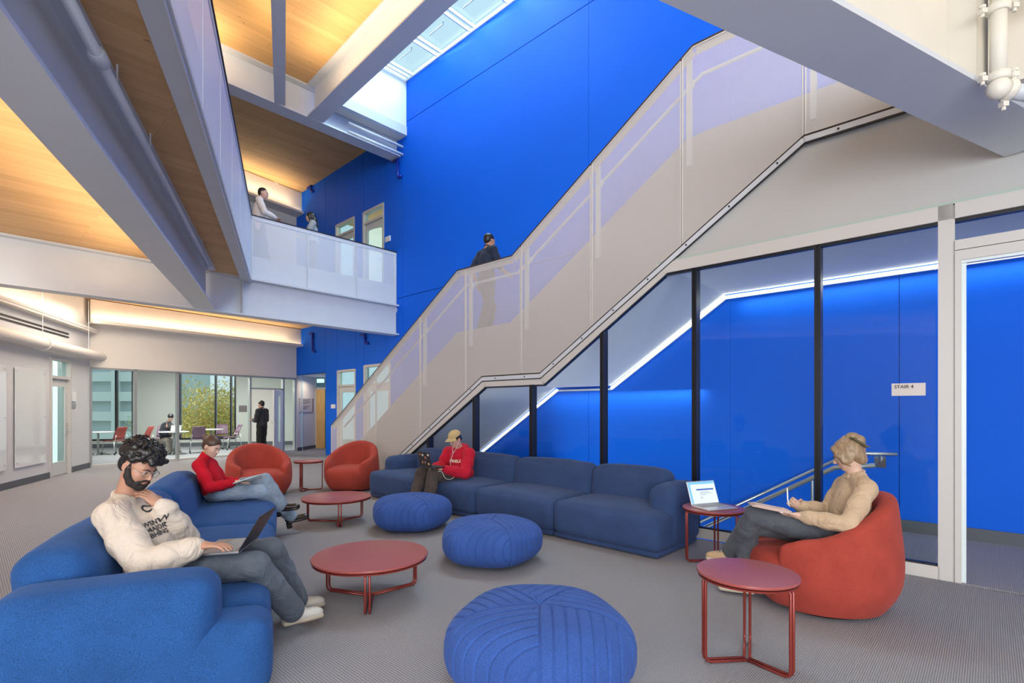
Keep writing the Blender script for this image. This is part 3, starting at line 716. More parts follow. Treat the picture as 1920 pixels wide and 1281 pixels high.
def ibeam(name, a, b, zb, zt, fw, m, label, tw=.03, tf=.035, bolts=0, stiff=(), top=True):
    a = np.array([a[0], a[1]]); b = np.array([b[0], b[1]]); d = (b - a) / np.linalg.norm(b - a); L = np.linalg.norm(b - a); n = np.array([-d[1], d[0]])
    e = struct(empty(name, (a[0], a[1], zb), math.atan2(d[1], d[0])), label)
    mb = MB(); mb.box((L / 2, 0, tf / 2), (L, fw, tf)); mb.build('bottom_flange', m, e)
    mb = MB(); mb.box((L / 2, 0, (zt - zb) / 2), (L, tw, zt - zb - 2 * tf if top else zt - zb - tf)); 
    for s in stiff: mb.box((s, 0, (zt - zb) / 2), (.02, fw * .9, zt - zb - 2 * tf))
    mb.build('web', m, e)
    if top:
        mb = MB(); mb.box((L / 2, 0, zt - zb - tf / 2), (L, fw, tf)); mb.build('top_flange', m, e)
    if bolts:
        mb = MB(); k = int(L / bolts)
        for i in range(k):
            for sy in (-1, 1):
                mb.lathe([(.012, 0), (.012, -.012), (.0, -.014)], ((i + .5) * bolts, sy * fw * .38, zt - zb - tf), 6)
        mb.build('flange_bolts', M['white'], e)['kind'] = 'stuff'
    return e
# cross girder below the balcony
ga, gb = TB.at(-160, z=0), TB.at(742, z=0)
ibeam('girder', ga, gb, 3.41, 4.2, .30, M['steel'], 'white girder carrying the balcony', stiff=[2.9 + 1.5])
# long diagonal beam
LBd = np.array([-.4415, 1.0]); LB1 = np.array([-5.915, 9.86]); LB0 = LB1 - LBd * 13.5
ibeam('beam_long', LB0, LB1, 3.41, 4.2, .36, M['steel'], 'long white beam running under the timber ceiling', bolts=.3)
# roof beams (z 8.1)
mA = np.array([1, 1.07]) / math.hypot(1, 1.07); A1 = np.array([-3.06, 13.58]); A0 = A1 - mA * 10.5
ibeam('roof_beam_cross', A0, A1, 8.1, ROOF, .38, M['steel'], 'roof beam meeting the blue wall')
ibeam('roof_beam_edge', BBc0, BBend + BBd * .15, 8.1, ROOF, .38, M['steel'], 'roof beam along the skylight')
C0 = np.array([-3.78, 8.28]); C1 = np.array([-5.045, 11.13]); cd = (C1 - C0) / np.linalg.norm(C1 - C0)
ibeam('roof_beam_short', C0 - cd * 8, C1, 8.1, ROOF, .22, M['steel'], 'narrow roof beam between timber panels')
# painted lining strip between roof and beam B, cream band
n2 = np.array([-BBd[1], BBd[0]])
if n2[0] > 0: n2 = -n2
# ---- skylight beside the blue wall
zsk = 10.02
def BLx(s, off): # point on blue plane offset toward the atrium
    return BL.P(s, 0, -off)
sk0, sk1 = bs(763), 9.0; wsk = 1.75
sky_e = struct(empty('window_4', BL.P(sk0, zsk)), 'long skylight over the stair')
mb = MB(); mb.prism([BL.P(sk0, zsk + .1, -.0), BL.P(sk1, zsk + .1, 0), BL.P(sk1, zsk + .1, -wsk), BL.P(sk0, zsk + .1, -wsk)], (0, 0, .012)); loc_build(mb, 'pane', M['glass_sky'], sky_e)
for i in range(11):
    s = sk0 + .12 + i * 1.18
    mb = MB()
    for ds in (0, .16): mb.bar(BL.P(s + ds, zsk + .02, -.02), BL.P(s + ds, zsk + .02, -wsk), .03, .07)
    loc_build(mb, 'glazing_bar', M['steel'], sky_e)
for i in range(10):
    s = sk0 + .12 + i * 1.18
    mb = MB(); mb.tube([BL.P(s + .35, zsk + .06, -.55), BL.P(s + .85, zsk + .06, -.55), BL.P(s + .95, zsk + .06, -.62)], .014, 6); loc_build(mb, 'shade_rail', M['frame_grey'], sky_e)
mb = MB(); mb.bar(BL.P(sk0, zsk, -.02), BL.P(sk1, zsk, -.02), .06, .08); mb.bar(BL.P(sk0, zsk, -wsk), BL.P(sk1, zsk, -wsk), .1, .2); loc_build(mb, 'skylight_kerb', M['white'], sky_e)
# upstand over roof edge
mb = MB(); mb.prism([BL.P(sk0, ROOF, -wsk - .02), BL.P(sk1, ROOF, -wsk - .02), BL.P(sk1, zsk + .1, -wsk - .02), BL.P(sk0, zsk + .1, -wsk - .02)], -BL.n * .1); struct(mb.build('wall_skylight_side', M['white']))
# end wall of the light shaft
shaft = struct(empty('wall_shaft_end', BL.P(sk0, 8.5)), 'white end wall of the skylight shaft')
def sbox(s0, s1, z0, z1, o0, o1, name, m):
    mb = MB(); mb.prism([BL.P(s0, z0, -o0), BL.P(s1, z0, -o0), BL.P(s1, z0, -o1), BL.P(s0, z0, -o1)], (0, 0, z1 - z0)); loc_build(mb, name, m, shaft)
sbox(sk0 - .1, sk0, 8.82, zsk + .1, 0, wsk + .1, 'shaft_wall', M['white'])
sbox(sk0 - .1, sk0 + .03, 8.57, 8.80, .02, wsk + .1, 'shaft_trim', M['steel'])
sbox(sk0 - .35, sk0 - .1, 8.57, 8.62, .0, wsk + .1, 'shaft_soffit', M['wall'])
s = sk0 - .2
for dz in (8.30, 8.10): mb = MB(); mb.tube([BL.P(s + .1, dz, -.06), BL.P(s + .1, dz, -1.6)], .035, 10); loc_build(mb, 'rail_pipe', M['steel'], shaft, smooth=True)

# ---- right side: beam, upper slab, drywall over the glass
RB0 = np.array([1.145, 2.57]); RBd = np.array([3.31, 1.62]) / math.hypot(3.31, 1.62)
Ra = RB0 - RBd * 2.4; Rb = np.array([3.83, 3.93]); Rb = RB0 + RBd * 3.32
ibeam('beam_right', Ra, Rb, 3.56, 4.5, .385, M['steelcream'], 'wide white beam at upper right', stiff=[2.4 + 1.95])
[setattr(c_.material_slots[0], 'link', 'OBJECT') or setattr(c_.material_slots[0], 'material', M['steel']) for c_ in bpy.data.objects['beam_right'].children if c_.name.startswith('bottom_flange')]  # cooler underside tone paints in shade; flange and web share one paint
p0 = Ra + np.array([0, 0]); mb = MB()
rpoly = [(*(Ra + np.array([.05, .1])), 0), (*(Rb + np.array([.05, .1]) + RBd * .5), 0), tuple(GP.P(9.5, 0)), (9.5, -7, 0), (2.5, -7, 0), (1.0, -2, 0)]
mb.prism([(p[0], p[1], 4.5) for p in rpoly], (0, 0, .3)); struct(mb.build('ceiling_right', M['steelcream']))
# secondary beam with bolt row, perpendicular near the glass wall
q0_ = W(1895, 100, 3.75); 
sb0 = np.array([3.35, 3.60]); sbd = np.array([.62, -.78]); sbd /= np.linalg.norm(sbd)
e = ibeam('beam_connection', sb0, sb0 + sbd * 2.2, 3.66, 4.5, .3, M['steelcream'], 'bolted cross beam at upper right')
mb = MB()
for i in range(6):
    for sx in (.22,):
        mb.lathe([(.0, .014), (.016, .012), (.02, 0)], (0, 0, 0), 8)
        V = mb.v[-1]; mb.v[-1] = np.array([[sx + v[0], -.016 - v[2], .1 + i * .12 + v[1]] for v in V])
mb.build('bolt', M['steelcream'], e)
# standpipe
sp_ = tag(empty('standpipe', W(1872, 160, 3.15)), 'cream vertical sprinkler pipe with bolted grooved couplings at upper right', 'pipe'); spl = np.array(sp_.location)
mb = MB(); mb.tube([(0, 0, .02), (0, 0, .6)], .042, 20); mb.build('riser', M['steelcream'], sp_, smooth=True)
def coupling(c, ax, r=.06, w=.05):
    mb = MB(); ax = np.array(ax, float); ax /= np.linalg.norm(ax); c = np.array(c, float)
    mb.tube([c - ax * w / 2, c - ax * w / 4, c + ax * w / 4, c + ax * w / 2], [r * .86, r, r, r * .86], 20)
    a = np.cross(ax, [0.3, 1, .2]); a /= np.linalg.norm(a)
    for sgn in (-1, 1):
        mb.box(c + a * sgn * (r + .018), (.035, .035, .03)); mb.tube([c + a * sgn * (r + .02) + [0, 0, -.035], c + a * sgn * (r + .02) + [0, 0, .035]], .011, 8)
        mb.lathe([(.0, .018), (.018, .016), (.018, -.0)], c + a * sgn * (r + .02) + [0, 0, .02], 6)
    return mb.build('coupling', M['steelcream'], sp_, autosmooth=40)
coupling((0, 0, .05), (0, 0, 1)); coupling((0, 0, .47), (0, 0, 1)); coupling((0, 0, .585), (.7, -.7, 0), .065)
mb = MB(); mb.ball((0, 0, -.02), (.06, .06, .065), 20); mb.build('elbow_body', M['steelcream'], sp_, smooth=True)
coupling((.06, .0, -.03), (1, .1, -.1), .062)
mb = MB(); mb.tube([(.05, 0, -.03), (.5, .05, -.06)], .045, 18); mb.build('branch', M['steel'], sp_, smooth=True); mb = MB(); mb.tube([(0, 0, .6), (.5, -.4, .62)], .05, 18); mb.build('branch', M['steel'], sp_, smooth=True)

# drywall above glass
gz = GP.z_of
zfr = 3.20
def low(s):    # underside of the mesh trim
    if s < -.64: return 2.0 + (s + .64) * .637
    if s < .58: return 2.0
    if s < 4.02: return 2.0 + (s - .58) * .652
    return 4.243
def topz(s):   # top of the guard
    if s < -1.27: return 3.86 + (s + 1.27) * .637
    if s < 0: return 3.86
    if s < 2.86: return 3.86 + s * .657
    return 5.74
s_in = .58 + (zfr - 2.0) / .652
mb = MB(); mb.prism([GS(s_in, zfr, .02), GS(9.5, zfr, .02), GS(9.5, 4.24, .02), GS(4.02, 4.24, .02)], GP.n * .12)
struct(mb.build('wall_over_glass', mat('wall_grey', (.50, .50, .49), rough=.7)), 'painted wall above the stair glass')  # grey darkened to hold the shade of the beam in the colour

# ---- stair solid: profile extruded across the stairwell
prof = []
n1 = 16; s0_ = -5.36; run = (-1.20 - s0_) / n1; rise = 2.76 / n1
for i in range(n1):
    prof += [(s0_ + i * run, i * rise), (s0_ + i * run, (i + 1) * rise)]
prof += [(0.25, 2.76)]
n2_ = 11; run2 = 2.75 / n2_; r2_ = (F2 + .02 - 2.76) / n2_
for i in range(n2_): prof += [(0.25 + i * run2, 2.76 + (i + 1) * r2_), (0.25 + (i + 1) * run2, 2.76 + (i + 1) * r2_)]
prof += [(9.5, F2 + .02), (9.5, 3.2), (2.52, 3.2), (.54, 1.89), (-.67, 1.89), (-3.64, 0)]
stair = tag(empty('staircase', GS(s0_, 0, .1)), 'white stair with landing and perforated sheet guard along the blue wall', 'staircase')
mb = MB(); mb.prism([GS(s, z, .13) for s, z in prof], GP.n * (SW - .10)); loc_build(mb, 'flight', M['wallcool'], stair)
# outer stringer plate
def topstr(s): return topz(s) - 1.02 if s < 2.86 else F2 + .1
sp_list = [(-5.58, 0.06), (-5.58, .1), (-1.35, topstr(-1.35) + .02), (-.1, topstr(-.1)), (2.75, topstr(2.75) + .05), (3.0, F2 + .1), (9.4, F2 + .1), (9.4, 4.2), (4.02, 4.22), (.58, 1.99), (-.64, 1.99), (-3.72, .03)]
mb = MB(); mb.prism([GS(s, z, .07) for s, z in sp_list], GP.n * .05); loc_build(mb, 'stringer', mat('stringer_paint', (.50, .46, .42), rough=.5), stair)
# mesh panels with frames
uj = [621, 705, 788, 873, 977, 1109, 1278, 1508]
sj = [GP.s_of(u) for u in uj] + [6.6]
def uvp(V): return np.stack([(V - GP.o) @ GP.d, V[:, 2]], 1)
def clipline(s0, s1, fn, kinks):
    return [(s, fn(s)) for s in [s0] + [k for k in kinks if s0 < k < s1] + [s1]]
for i in range(len(sj) - 1):
    a, b = sj[i] + .012, sj[i + 1] - .012
    tl = clipline(a, b, lambda s: topz(s) - .03, (-1.27, 0, 2.86)); bl_ = clipline(a, b, lambda s: max(low(s) + .03, .03), (-3.78, -.64, .58, 4.02))
    loop = bl_ + tl[::-1]
    vs = [GS(s, z, 0) - np.array(stair.location) for s, z in loop]
    mb = MB(); mb.add(vs, [tuple(range(len(vs)))])
    mb.build('mesh_panel', M['mesh'], stair, uvf=lambda V: uvp(V + np.array(stair.location)))
    mb = MB(); pts = loop
    for k in range(len(pts)):
        p, q = pts[k], pts[(k + 1) % len(pts)]
        mb.bar(GS(p[0], p[1]), GS(q[0], q[1]), .016, .014, up=tuple(GP.n))
    loc_build(mb, 'panel_frame', M['frame'], stair)
for i in range(2, len(sj) - 1):
    s = sj[i] + .045; mb = MB(); zb_ = topstr(s) - .3; plbox(mb, GP, s, s + .055, zb_, topz(s) - .05, .03, .075); loc_build(mb, 'post', M['white'], stair)
cap = [(-5.58, topz(-5.58)), (-1.27, 3.86), (0, 3.86), (2.86, 5.74), (6.6, 5.74)]
mb = MB()
for (p, q) in zip(cap[:-1], cap[1:]): mb.bar(GS(p[0], p[1] - .012, .015), GS(q[0], q[1] - .012, .015), .05, .02)
loc_build(mb, 'top_rail', mat('dark_cap', (.05, .03, .028), rough=.4), stair)
mb = MB()
for (p, q) in zip(cap[:-1], cap[1:]): mb.bar(GS(p[0] + .03, p[1] - .07, .03), GS(q[0], q[1] - .07, .03), .012, .09)
loc_build(mb, 'guard_flat', M['frame'], stair)
mb = MB(); hr = [(-5.3, topz(-5.3) - .22), (-1.22, 3.86 - .24), (-.02, 3.86 - .24), (2.9, 5.74 - .28), (6.5, 5.74 - .28)]
mb.tube([GS(s, z, .17) for s, z in hr], .02, 10); loc_build(mb, 'handrail', M['white'], stair, smooth=True)
for i in range(2, len(sj) - 1):
    s = sj[i] + .075; zz_ = np.interp(s, [h[0] for h in hr], [h[1] for h in hr]); mb = MB()
    mb.box(GS(s, zz_ - .06, .09), (.05, .05, .09)); mb.tube([GS(s, zz_ - .05, .09), GS(s, zz_ - .05, .17), GS(s, zz_, .17)], .01, 6); loc_build(mb, 'rail_bracket', M['white'], stair)
# channel trim under the mesh with bolts
ch = [(-3.85, .0), (-.64, 2.0), (.58, 2.0), (4.02, 4.243), (9.4, 4.243)]
mb = MB()
for (p, q) in zip(ch[:-1], ch[1:]): mb.bar(GS(p[0], p[1] - .03, .0), GS(q[0], q[1] - .03, .0), .05, .055); 
loc_build(mb, 'edge_channel', M['steel'], stair)
mb = MB()
for (p, q) in zip(ch[:-1], ch[1:]):
    mb.bar(GS(p[0], p[1] + .012, -.02), GS(q[0], q[1] + .012, -.02), .012, .012); mb.bar(GS(p[0], p[1] - .068, -.012), GS(q[0], q[1] - .068, -.012), .02, .014)
loc_build(mb, 'channel_lip', M['bronze'], stair)
for (p, q) in zip(ch[:-1], ch[1:]):
    L = math.hypot(q[0] - p[0], q[1] - p[1]); k = int(L / .55)
    for i in range(k):
        f = (i + .5) / k; c = GS(p[0] + (q[0] - p[0]) * f, p[1] + (q[1] - p[1]) * f - .03, -.026)
        mb = MB(); mb.lathe([(.011, 0), (.011, .006), (0, .007)], (0, 0, 0), 6); V = mb.v[-1]
        mb.v[-1] = c - V[:, [2]] * GP.n + V[:, [0]] * GP.d + V[:, [1]] * np.array([0, 0, 1.0])
        loc_build(mb, 'bolt', M['bronze'], stair)

# ---- glass wall under the stair
gw = struct(empty('window_5', GS(0, 0)), 'stairwell glass wall below the stair')
fs_line = [(-3.55, .12), (-.60, 1.90), (.62, 1.90), (s_in + .1, zfr - .02)]
mb = MB()
for p, q in zip(fs_line[:-1], fs_line[1:]): mb.bar(GS(p[0], p[1] - .0, .03), GS(q[0], q[1], .03), .09, .11)
sR = GP.s_of(1787)
plbox(mb, GP, s_in - .02, sR, zfr - .07, zfr + .06, -.02, .09)
loc_build(mb, 'head_frame', M['frame'], gw)
mb = MB(); plbox(mb, GP, s_in, 9.4, zfr + .06, zfr + .085, -.012, .09); loc_build(mb, 'green_reveal', mat('mint_reveal', (.42, .52, .46), rough=.5), gw)
mb = MB(); plbox(mb, GP, -3.5, GP.s_of(1762), 0, .11, -.02, .09); loc_build(mb, 'sill_frame', M['frame'], gw)
mb = MB(); plbox(mb, GP, -3.4, GP.s_of(1762), .11, .125, .0, .05); plbox(mb, GP, s_in + .05, GP.s_of(1762), zfr - .10, zfr - .07, .0, .05)
for p, q in zip(fs_line[:-1], fs_line[1:]): mb.bar(GS(p[0], p[1] - .07, .03), GS(q[0], q[1] - .07, .03), .05, .02)
loc_build(mb, 'gasket', M['black'], gw)
mu = [803, 889, 996, 1129, 1302, 1533]
def glz(s):
    xs = [p[0] for p in fs_line] + [9]; zs_ = [p[1] for p in fs_line] + [zfr - .02]
    return float(np.interp(s, xs, zs_))
edges = [-3.3] + [GP.s_of(u) for u in mu] + [GP.s_of(1762)]
for s in edges[1:-1]:
    mb = MB(); plbox(mb, GP, s - .028, s - .006, .11, glz(s) - .05, -.012, .10); plbox(mb, GP, s + .006, s + .028, .11, glz(s) - .05, -.012, .10); plbox(mb, GP, s - .006, s + .006, .11, glz(s) - .05, .0, .10)
    loc_build(mb, 'mullion', M['black'], gw)
for a, b in zip(edges[:-1], edges[1:]):
    pts = [(a + .03, .12), (b - .03, .12)] + clipline(a + .03, b - .03, lambda s: glz(s) - .06, (-.60, .62, s_in + .1))[::-1]
    mb = MB(); mb.prism([GS(s, z, .045) for s, z in pts], GP.n * .01); loc_build(mb, 'pane', M['glass'], gw)
mb = MB(); plbox(mb, GP, GP.s_of(1759), sR, 0, zfr + .06, -.02, .09); loc_build(mb, 'corner_post', M['frame'], gw)
# door frame at the right
dr2 = struct(empty('door_8', GP.P(sR, 0)), 'glazed door frame at the right edge')
sJ = sR + .012; sE = 6.9
def uz(u, v): return GP.z_of(u, v)
ztr = uz(1786, 471); 
mb = MB(); plbox(mb, GP, sJ, sE, zfr - .07, zfr + .06, -.02, .09); plbox(mb, GP, sJ, sE, ztr - .0, ztr + .085, -.02, .09); plbox(mb, GP, sR, sR + .012, 0, zfr + .05, .0, .09)
loc_build(mb, 'transom_frame', M['frame'], dr2)
sk = GP.s_of(1803)
mb = MB(); plbox(mb, GP, sJ, sk, 0, ztr - .006, -.02, .09); plbox(mb, GP, sk, sE, ztr - .09, ztr - .006, -.02, .09); loc_build(mb, 'door_frame', M['frame'], dr2)
mb = MB(); plbox(mb, GP, sk, sk + .03, 0.0, ztr - .09, .02, .05); plbox(mb, GP, sk, sE, ztr - .115, ztr - .09, .0, .05); loc_build(mb, 'edge_seal', mat('pale_seal', (.72, .80, .80), rough=.3), dr2)
mb = MB(); plbox(mb, GP, sJ, sE, zfr - .10, zfr - .07, .0, .06); loc_build(mb, 'gasket', M['black'], dr2)
mb = MB(); plbox(mb, GP, sJ, sE, ztr + .085, zfr - .1, .045, .055); loc_build(mb, 'pane', M['glass'], dr2)
# LED lines and inner trims on the blue wall
def BS(s, z, off=0.0):   # point on the blue wall side of the stairwell for glass coordinate s
    g = GS(s, 0, 0); # project along n to blue plane
    # solve y = a+bx along g + k n
    k = (BL.a + BL.b * g[0] - g[1]) / (GP.n[1] - BL.b * GP.n[0]); p = g + GP.n * (k + off); p[2] = z; return p
led = [(-3.3, .21), (-.67, 1.86), (.54, 1.86), (2.52, 3.17), (9.0, 3.17)]
mb = MB()
for (p, q) in zip(led[:-1], led[1:]):
    if abs(p[1] - q[1]) < .01 and p[0] < 0: continue
    mb.bar(BS(p[0], p[1] - .012, -.06), BS(q[0], q[1] - .012, -.06), .05, .03)
struct(mb.build('trim_led_stair', M['ledc']), 'white light line along the stair soffit')
mb = MB()
for (p, q) in zip(led[:-1], led[1:]): mb.bar(BS(p[0], p[1] - .03, -.045), BS(q[0], q[1] - .03, -.045), .03, .03)
struct(mb.build('trim_4', M['white']))
# baseboard on blue wall in the stairwell
mb = MB(); a = BS(gs_hole_r, 0, -.03); b = BS(9.0, 0, -.03); mb.prism([a, b, b + [0, 0, .14], a + [0, 0, .14]], -BL.n * .015); struct(mb.build('baseboard_right', M['base']))
mb = MB(); plbox(mb, GP, 9.4, 9.5, 0, 3.2, 0, 2.4); struct(mb.build('wall_stair_end', M['blue']))
# end wall of stairwell (left, beneath the stair)
# STAIR 4 sign on the glass
t = tag(empty('stair_sign', GP.at(1702, v=730) ), 'light plate reading STAIR 4 fixed to the stair glass', 'sign')
s0, s1 = GP.s_of(1671), GP.s_of(1735); za = GP.z_of(1702, 742); zb_ = GP.z_of(1702, 718.5)
mb = MB(); plbox(mb, GP, s0, s1, za, zb_, .028, .042); loc_build(mb, 'plate', M['signp'], t)
text_obj('STAIR 4', tuple(GS(s0 + .02, zb_ - .045, .026)), tuple(GP.d), (0, 0, 1), .042, M['ink'], parent=t, bold=.0006)
# handrail descending behind the glass, with posts, and wall rail
t = tag(empty('stair_handrail', GS(gs_hole_r, 0, .25)), 'steel handrail descending behind the stair glass', 'handrail')
hp_ = [(gs_hole_r + .35, 1.0), (gs_hole_r - .05, 1.0), (gs_hole_r - 3.6, 1.0 - 3.55 * .603)]
def railpt(u, v, off):  # point on plane offset
    P2 = Pl(GP.a, GP.b); P2.o = GP.o + GP.n * off; P2.a = P2.o[1] - GP.b * P2.o[0]; return P2.at(u, v)
rp = [railpt(1641, 873, .45), railpt(1565, 877, .45), railpt(1320, 990, .45), railpt(1180, 1056, .45)]
mb = MB(); mb.tube(rp, .024, 12); loc_build(mb, 'rail', M['metal'], t, smooth=True)
for u, zb2 in ((1523, -.3), (1395, -.9)):
    p = railpt(u, 765, .45); k = (1565 - u) / (1565 - 1320); zt2 = np.interp(p[0], sorted([q[0] for q in rp]), [q[2] for q in sorted(rp, key=lambda q: q[0])])
    mb = MB(); mb.tube([(p[0], p[1], zt2 - .03), (p[0], p[1], -1.0)], .016, 8); loc_build(mb, 'post', M['metal'], t); mb = MB(); mb.bar((p[0] + .03, p[1] - .02, zt2 - .06), (p[0] + .03, p[1] - .02, -1.0), .012, .05); loc_build(mb, 'post_plate', M['metal'], t)
t = tag(empty('wall_handrail', BL.at(1655, v=850)), 'short steel handrail with bracket on the blue wall', 'handrail')
B2 = Pl(BL.a, BL.b); B2.o = BL.o - BL.n * .09; B2.a = B2.o[1] - BL.b * B2.o[0]
mb = MB(); mb.tube([B2.at(1683, 852), B2.at(1600, 850), B2.at(1560, 866), B2.at(1300, 985)], .022, 12); loc_build(mb, 'rail', M['metal'], t, smooth=True)
mb = MB(); c = BL.at(1651, 866); mb.prism([c + BL.d * x + np.array([0, 0, z]) - BL.n * .035 for x, z in ((-.06, -.07), (.06, -.07), (.06, .07), (-.06, .07))], BL.n * .015)
mb.tube([c - BL.n * .03, B2.at(1651, 862), B2.at(1651, 853)], .012, 8); loc_build(mb, 'bracket', M['chrome'], t)

# ---- balcony guard
NG = np.array([GD[1], -GD[0]])      # toward the atrium
bal = tag(empty('balcony_guard', (EC[0], EC[1], 4.1)), 'white perforated balcony guard with dark top rail', 'railing')
bl_ = np.array(bal.location)
ztop, zbot = 5.63, 4.14
def uv_gen(o, d):
    def f(V): return np.stack([(V[:, :2] - np.array(o)[:2]) @ np.array(d)[:2], V[:, 2]], 1)
    return f
runs = [('atrium', GC, GEnd, [471, 576, 668, 744]), ]
def on_line(p0, d, u):
    t_ = T(u); # p0+k d : x = t y
    k = (t_ * p0[1] - p0[0]) / (d[0] - t_ * d[1]); return k
Lf = np.linalg.norm(GEnd - GC) - .03
ks = [0.0, on_line(GC, GD, 576), on_line(GC, GD, 668), Lf]
def guard_run(p0, d, ks, parent, mm, zbot=4.14, ft=.018):
    d = np.array(d)
    for a, b in zip(ks[:-1], ks[1:]):
        a += .012; b -= .012
        P = [np.array([*(p0 + d * k), z]) - bl_ for k, z in ((a, zbot), (b, zbot), (b, ztop - .02), (a, ztop - .02))]
        mb = MB(); mb.add(P, [(0, 1, 2, 3)]); mb.build('mesh_panel', mm, parent, uvf=uv_gen((0, 0), d))
        mb = MB()
        for k in range(4): mb.bar(P[k], P[(k + 1) % 4], ft, ft, up=(d[1], -d[0], 0))
        mb.build('panel_frame', M['steel'], parent)
    a, b = ks[0], ks[-1]
    A = np.array([*(p0 + d * a), 0]) - bl_; B = np.array([*(p0 + d * b), 0]) - bl_
    mb = MB(); mb.bar(A + [0, 0, ztop], B + [0, 0, ztop], .05, .02); mb.build('top_rail', M['bronze'], parent)
    mb = MB(); mb.bar(A + [0, 0, ztop - .06], B + [0, 0, ztop - .06], .02, .07); mb.build('upper_trim', M['steel'], parent); mb = MB(); w_ = .09 if ft > .01 else .02; mb.bar(A + [0, 0, zbot - .03], B + [0, 0, zbot - .03], w_, .06); mb.build('bottom_trim', M['steel'], parent); mb = MB(); mb.bar(A + [0, 0, zbot - .085], B + [0, 0, zbot - .085], w_ * .6, .05); mb.build('drip_trim', M['steel'], parent)
guard_run(GC, GD, ks, bal, M['meshb'])
ks2 = [0, 1.35, 2.7, 4.05, 5.4, 6.75, 8.1, 9.45, 10.8, 12.2]
guard_run(GC, -ED, ks2, bal, M['meshd'], 4.20, .006)
# inner kick plate and posts
mb = MB(); A = np.array([*GC, 0]) - bl_; B = np.array([*GEnd, 0]) - bl_; nin = np.array([-NG[0], -NG[1], 0])
mb.bar(A + nin * .03 + [0, 0, 4.46], B + nin * .03 + [0, 0, 4.46], .03, .60); mb.build('kick_plate', M['steel'], bal)
for k in ks[:-1] + [ks[-1] - .06]:
    mb = MB(); p = np.array([*(GC + GD * (k + .03)), 0]) - bl_ + nin * .04; mb.box(p + [0, 0, (4.5 + ztop) / 2], (.03, .05, ztop - 4.5)); mb.build('post', M['steel'], bal)
# edge channel under the diagonal guard (grey soffit)
off = np.array([ED[1], -ED[0]])
e0 = E(-6); e1 = E(10.95)
ec = struct(empty('trim_5', (e1[0], e1[1], 4.05)), 'painted edge channel under the balcony'); lc = np.array(ec.location)
mb = MB(); A = np.array([e1[0] - off[0] * .07, e1[1] - off[1] * .07, 4.155]) - lc; B = np.array([e0[0] - off[0] * .07, e0[1] - off[1] * .07, 4.155]) - lc
mb.bar(A, B, .20, .05); mb.build('flange', M['steel'], ec)
mb = MB(); A2 = np.array([*(e1[:2] - off * .015), 4.42]) - lc; B2_ = np.array([*(e0[:2] - off * .015), 4.42]) - lc; mb.bar(A2, B2_, .02, .56); mb.build('edge_plate', M['steel'], ec)

# sprinkler pipe below the ceiling
t = tag(empty('sprinkler_pipe', (-2.7, 3.07, 3.95)), 'white sprinkler pipe hung beside the long beam', 'pipe'); tl = np.array(t.location)
pp = [np.array(W(108, -40, 2.95)), W(168, 78, 1)]
def zp(u, v, z): y = (z - EYE) * FOC / (HZ - v); return np.array([T(u) * y, y, z])
a = zp(128, 0, 3.98); b = zp(393, 502, 3.98); d_ = (b - a) / np.linalg.norm(b - a)
mb = MB(); mb.tube([a - d_ * 3 - tl, b - tl], .038, 14); mb.build('pipe_run', M['steel'], t, smooth=True)
for u, v in ((185, 108), (393, 500)):
    mb = MB()
    c = zp(u, v, 3.98)
    k = np.dot(c - a, d_); c = a + d_ * k
    mb.tube([c - d_ * .07 - tl, c - d_ * .05 - tl, c + d_ * .05 - tl, c + d_ * .07 - tl], [.045, .06, .06, .045], 14)
    mb.build('coupling', M['steel'], t, autosmooth=40)
for k in (1.0, 2.1, 5.6):
    mb = MB(); c = a + d_ * k; mb.tube([c - tl, c + [0, 0, .22] - tl], .008, 6); mb.build('hanger', M['steel'], t)
# ceiling detectors
for (u, v, z, lab) in ((130, 564, 4.2, 'round ceiling detector near the left wall corner'), (450, 613, 4.2, 'small round detector on the ceiling above the meeting room glass'), (514, 347, ROOF, 'small round detector on the timber ceiling above the balcony')):
    p = zp(u, v - 3, z); t = tag(empty('smoke_detector', p), lab, 'detector')
    mb = MB(); mb.lathe([(.0, 0), (.14 if z > 5 else .09, 0), (.14 if z > 5 else .09, -.05), (.07, -.08), (0, -.08)], (0, 0, 0), 24); mb.build('housing', M['white'], t, autosmooth=30)
    mb = MB(); mb.lathe([(.03, -.08), (.02, -.1), (0, -.1)], (0, 0, 0), 12); mb.build('sensor', M['frame_grey'], t)

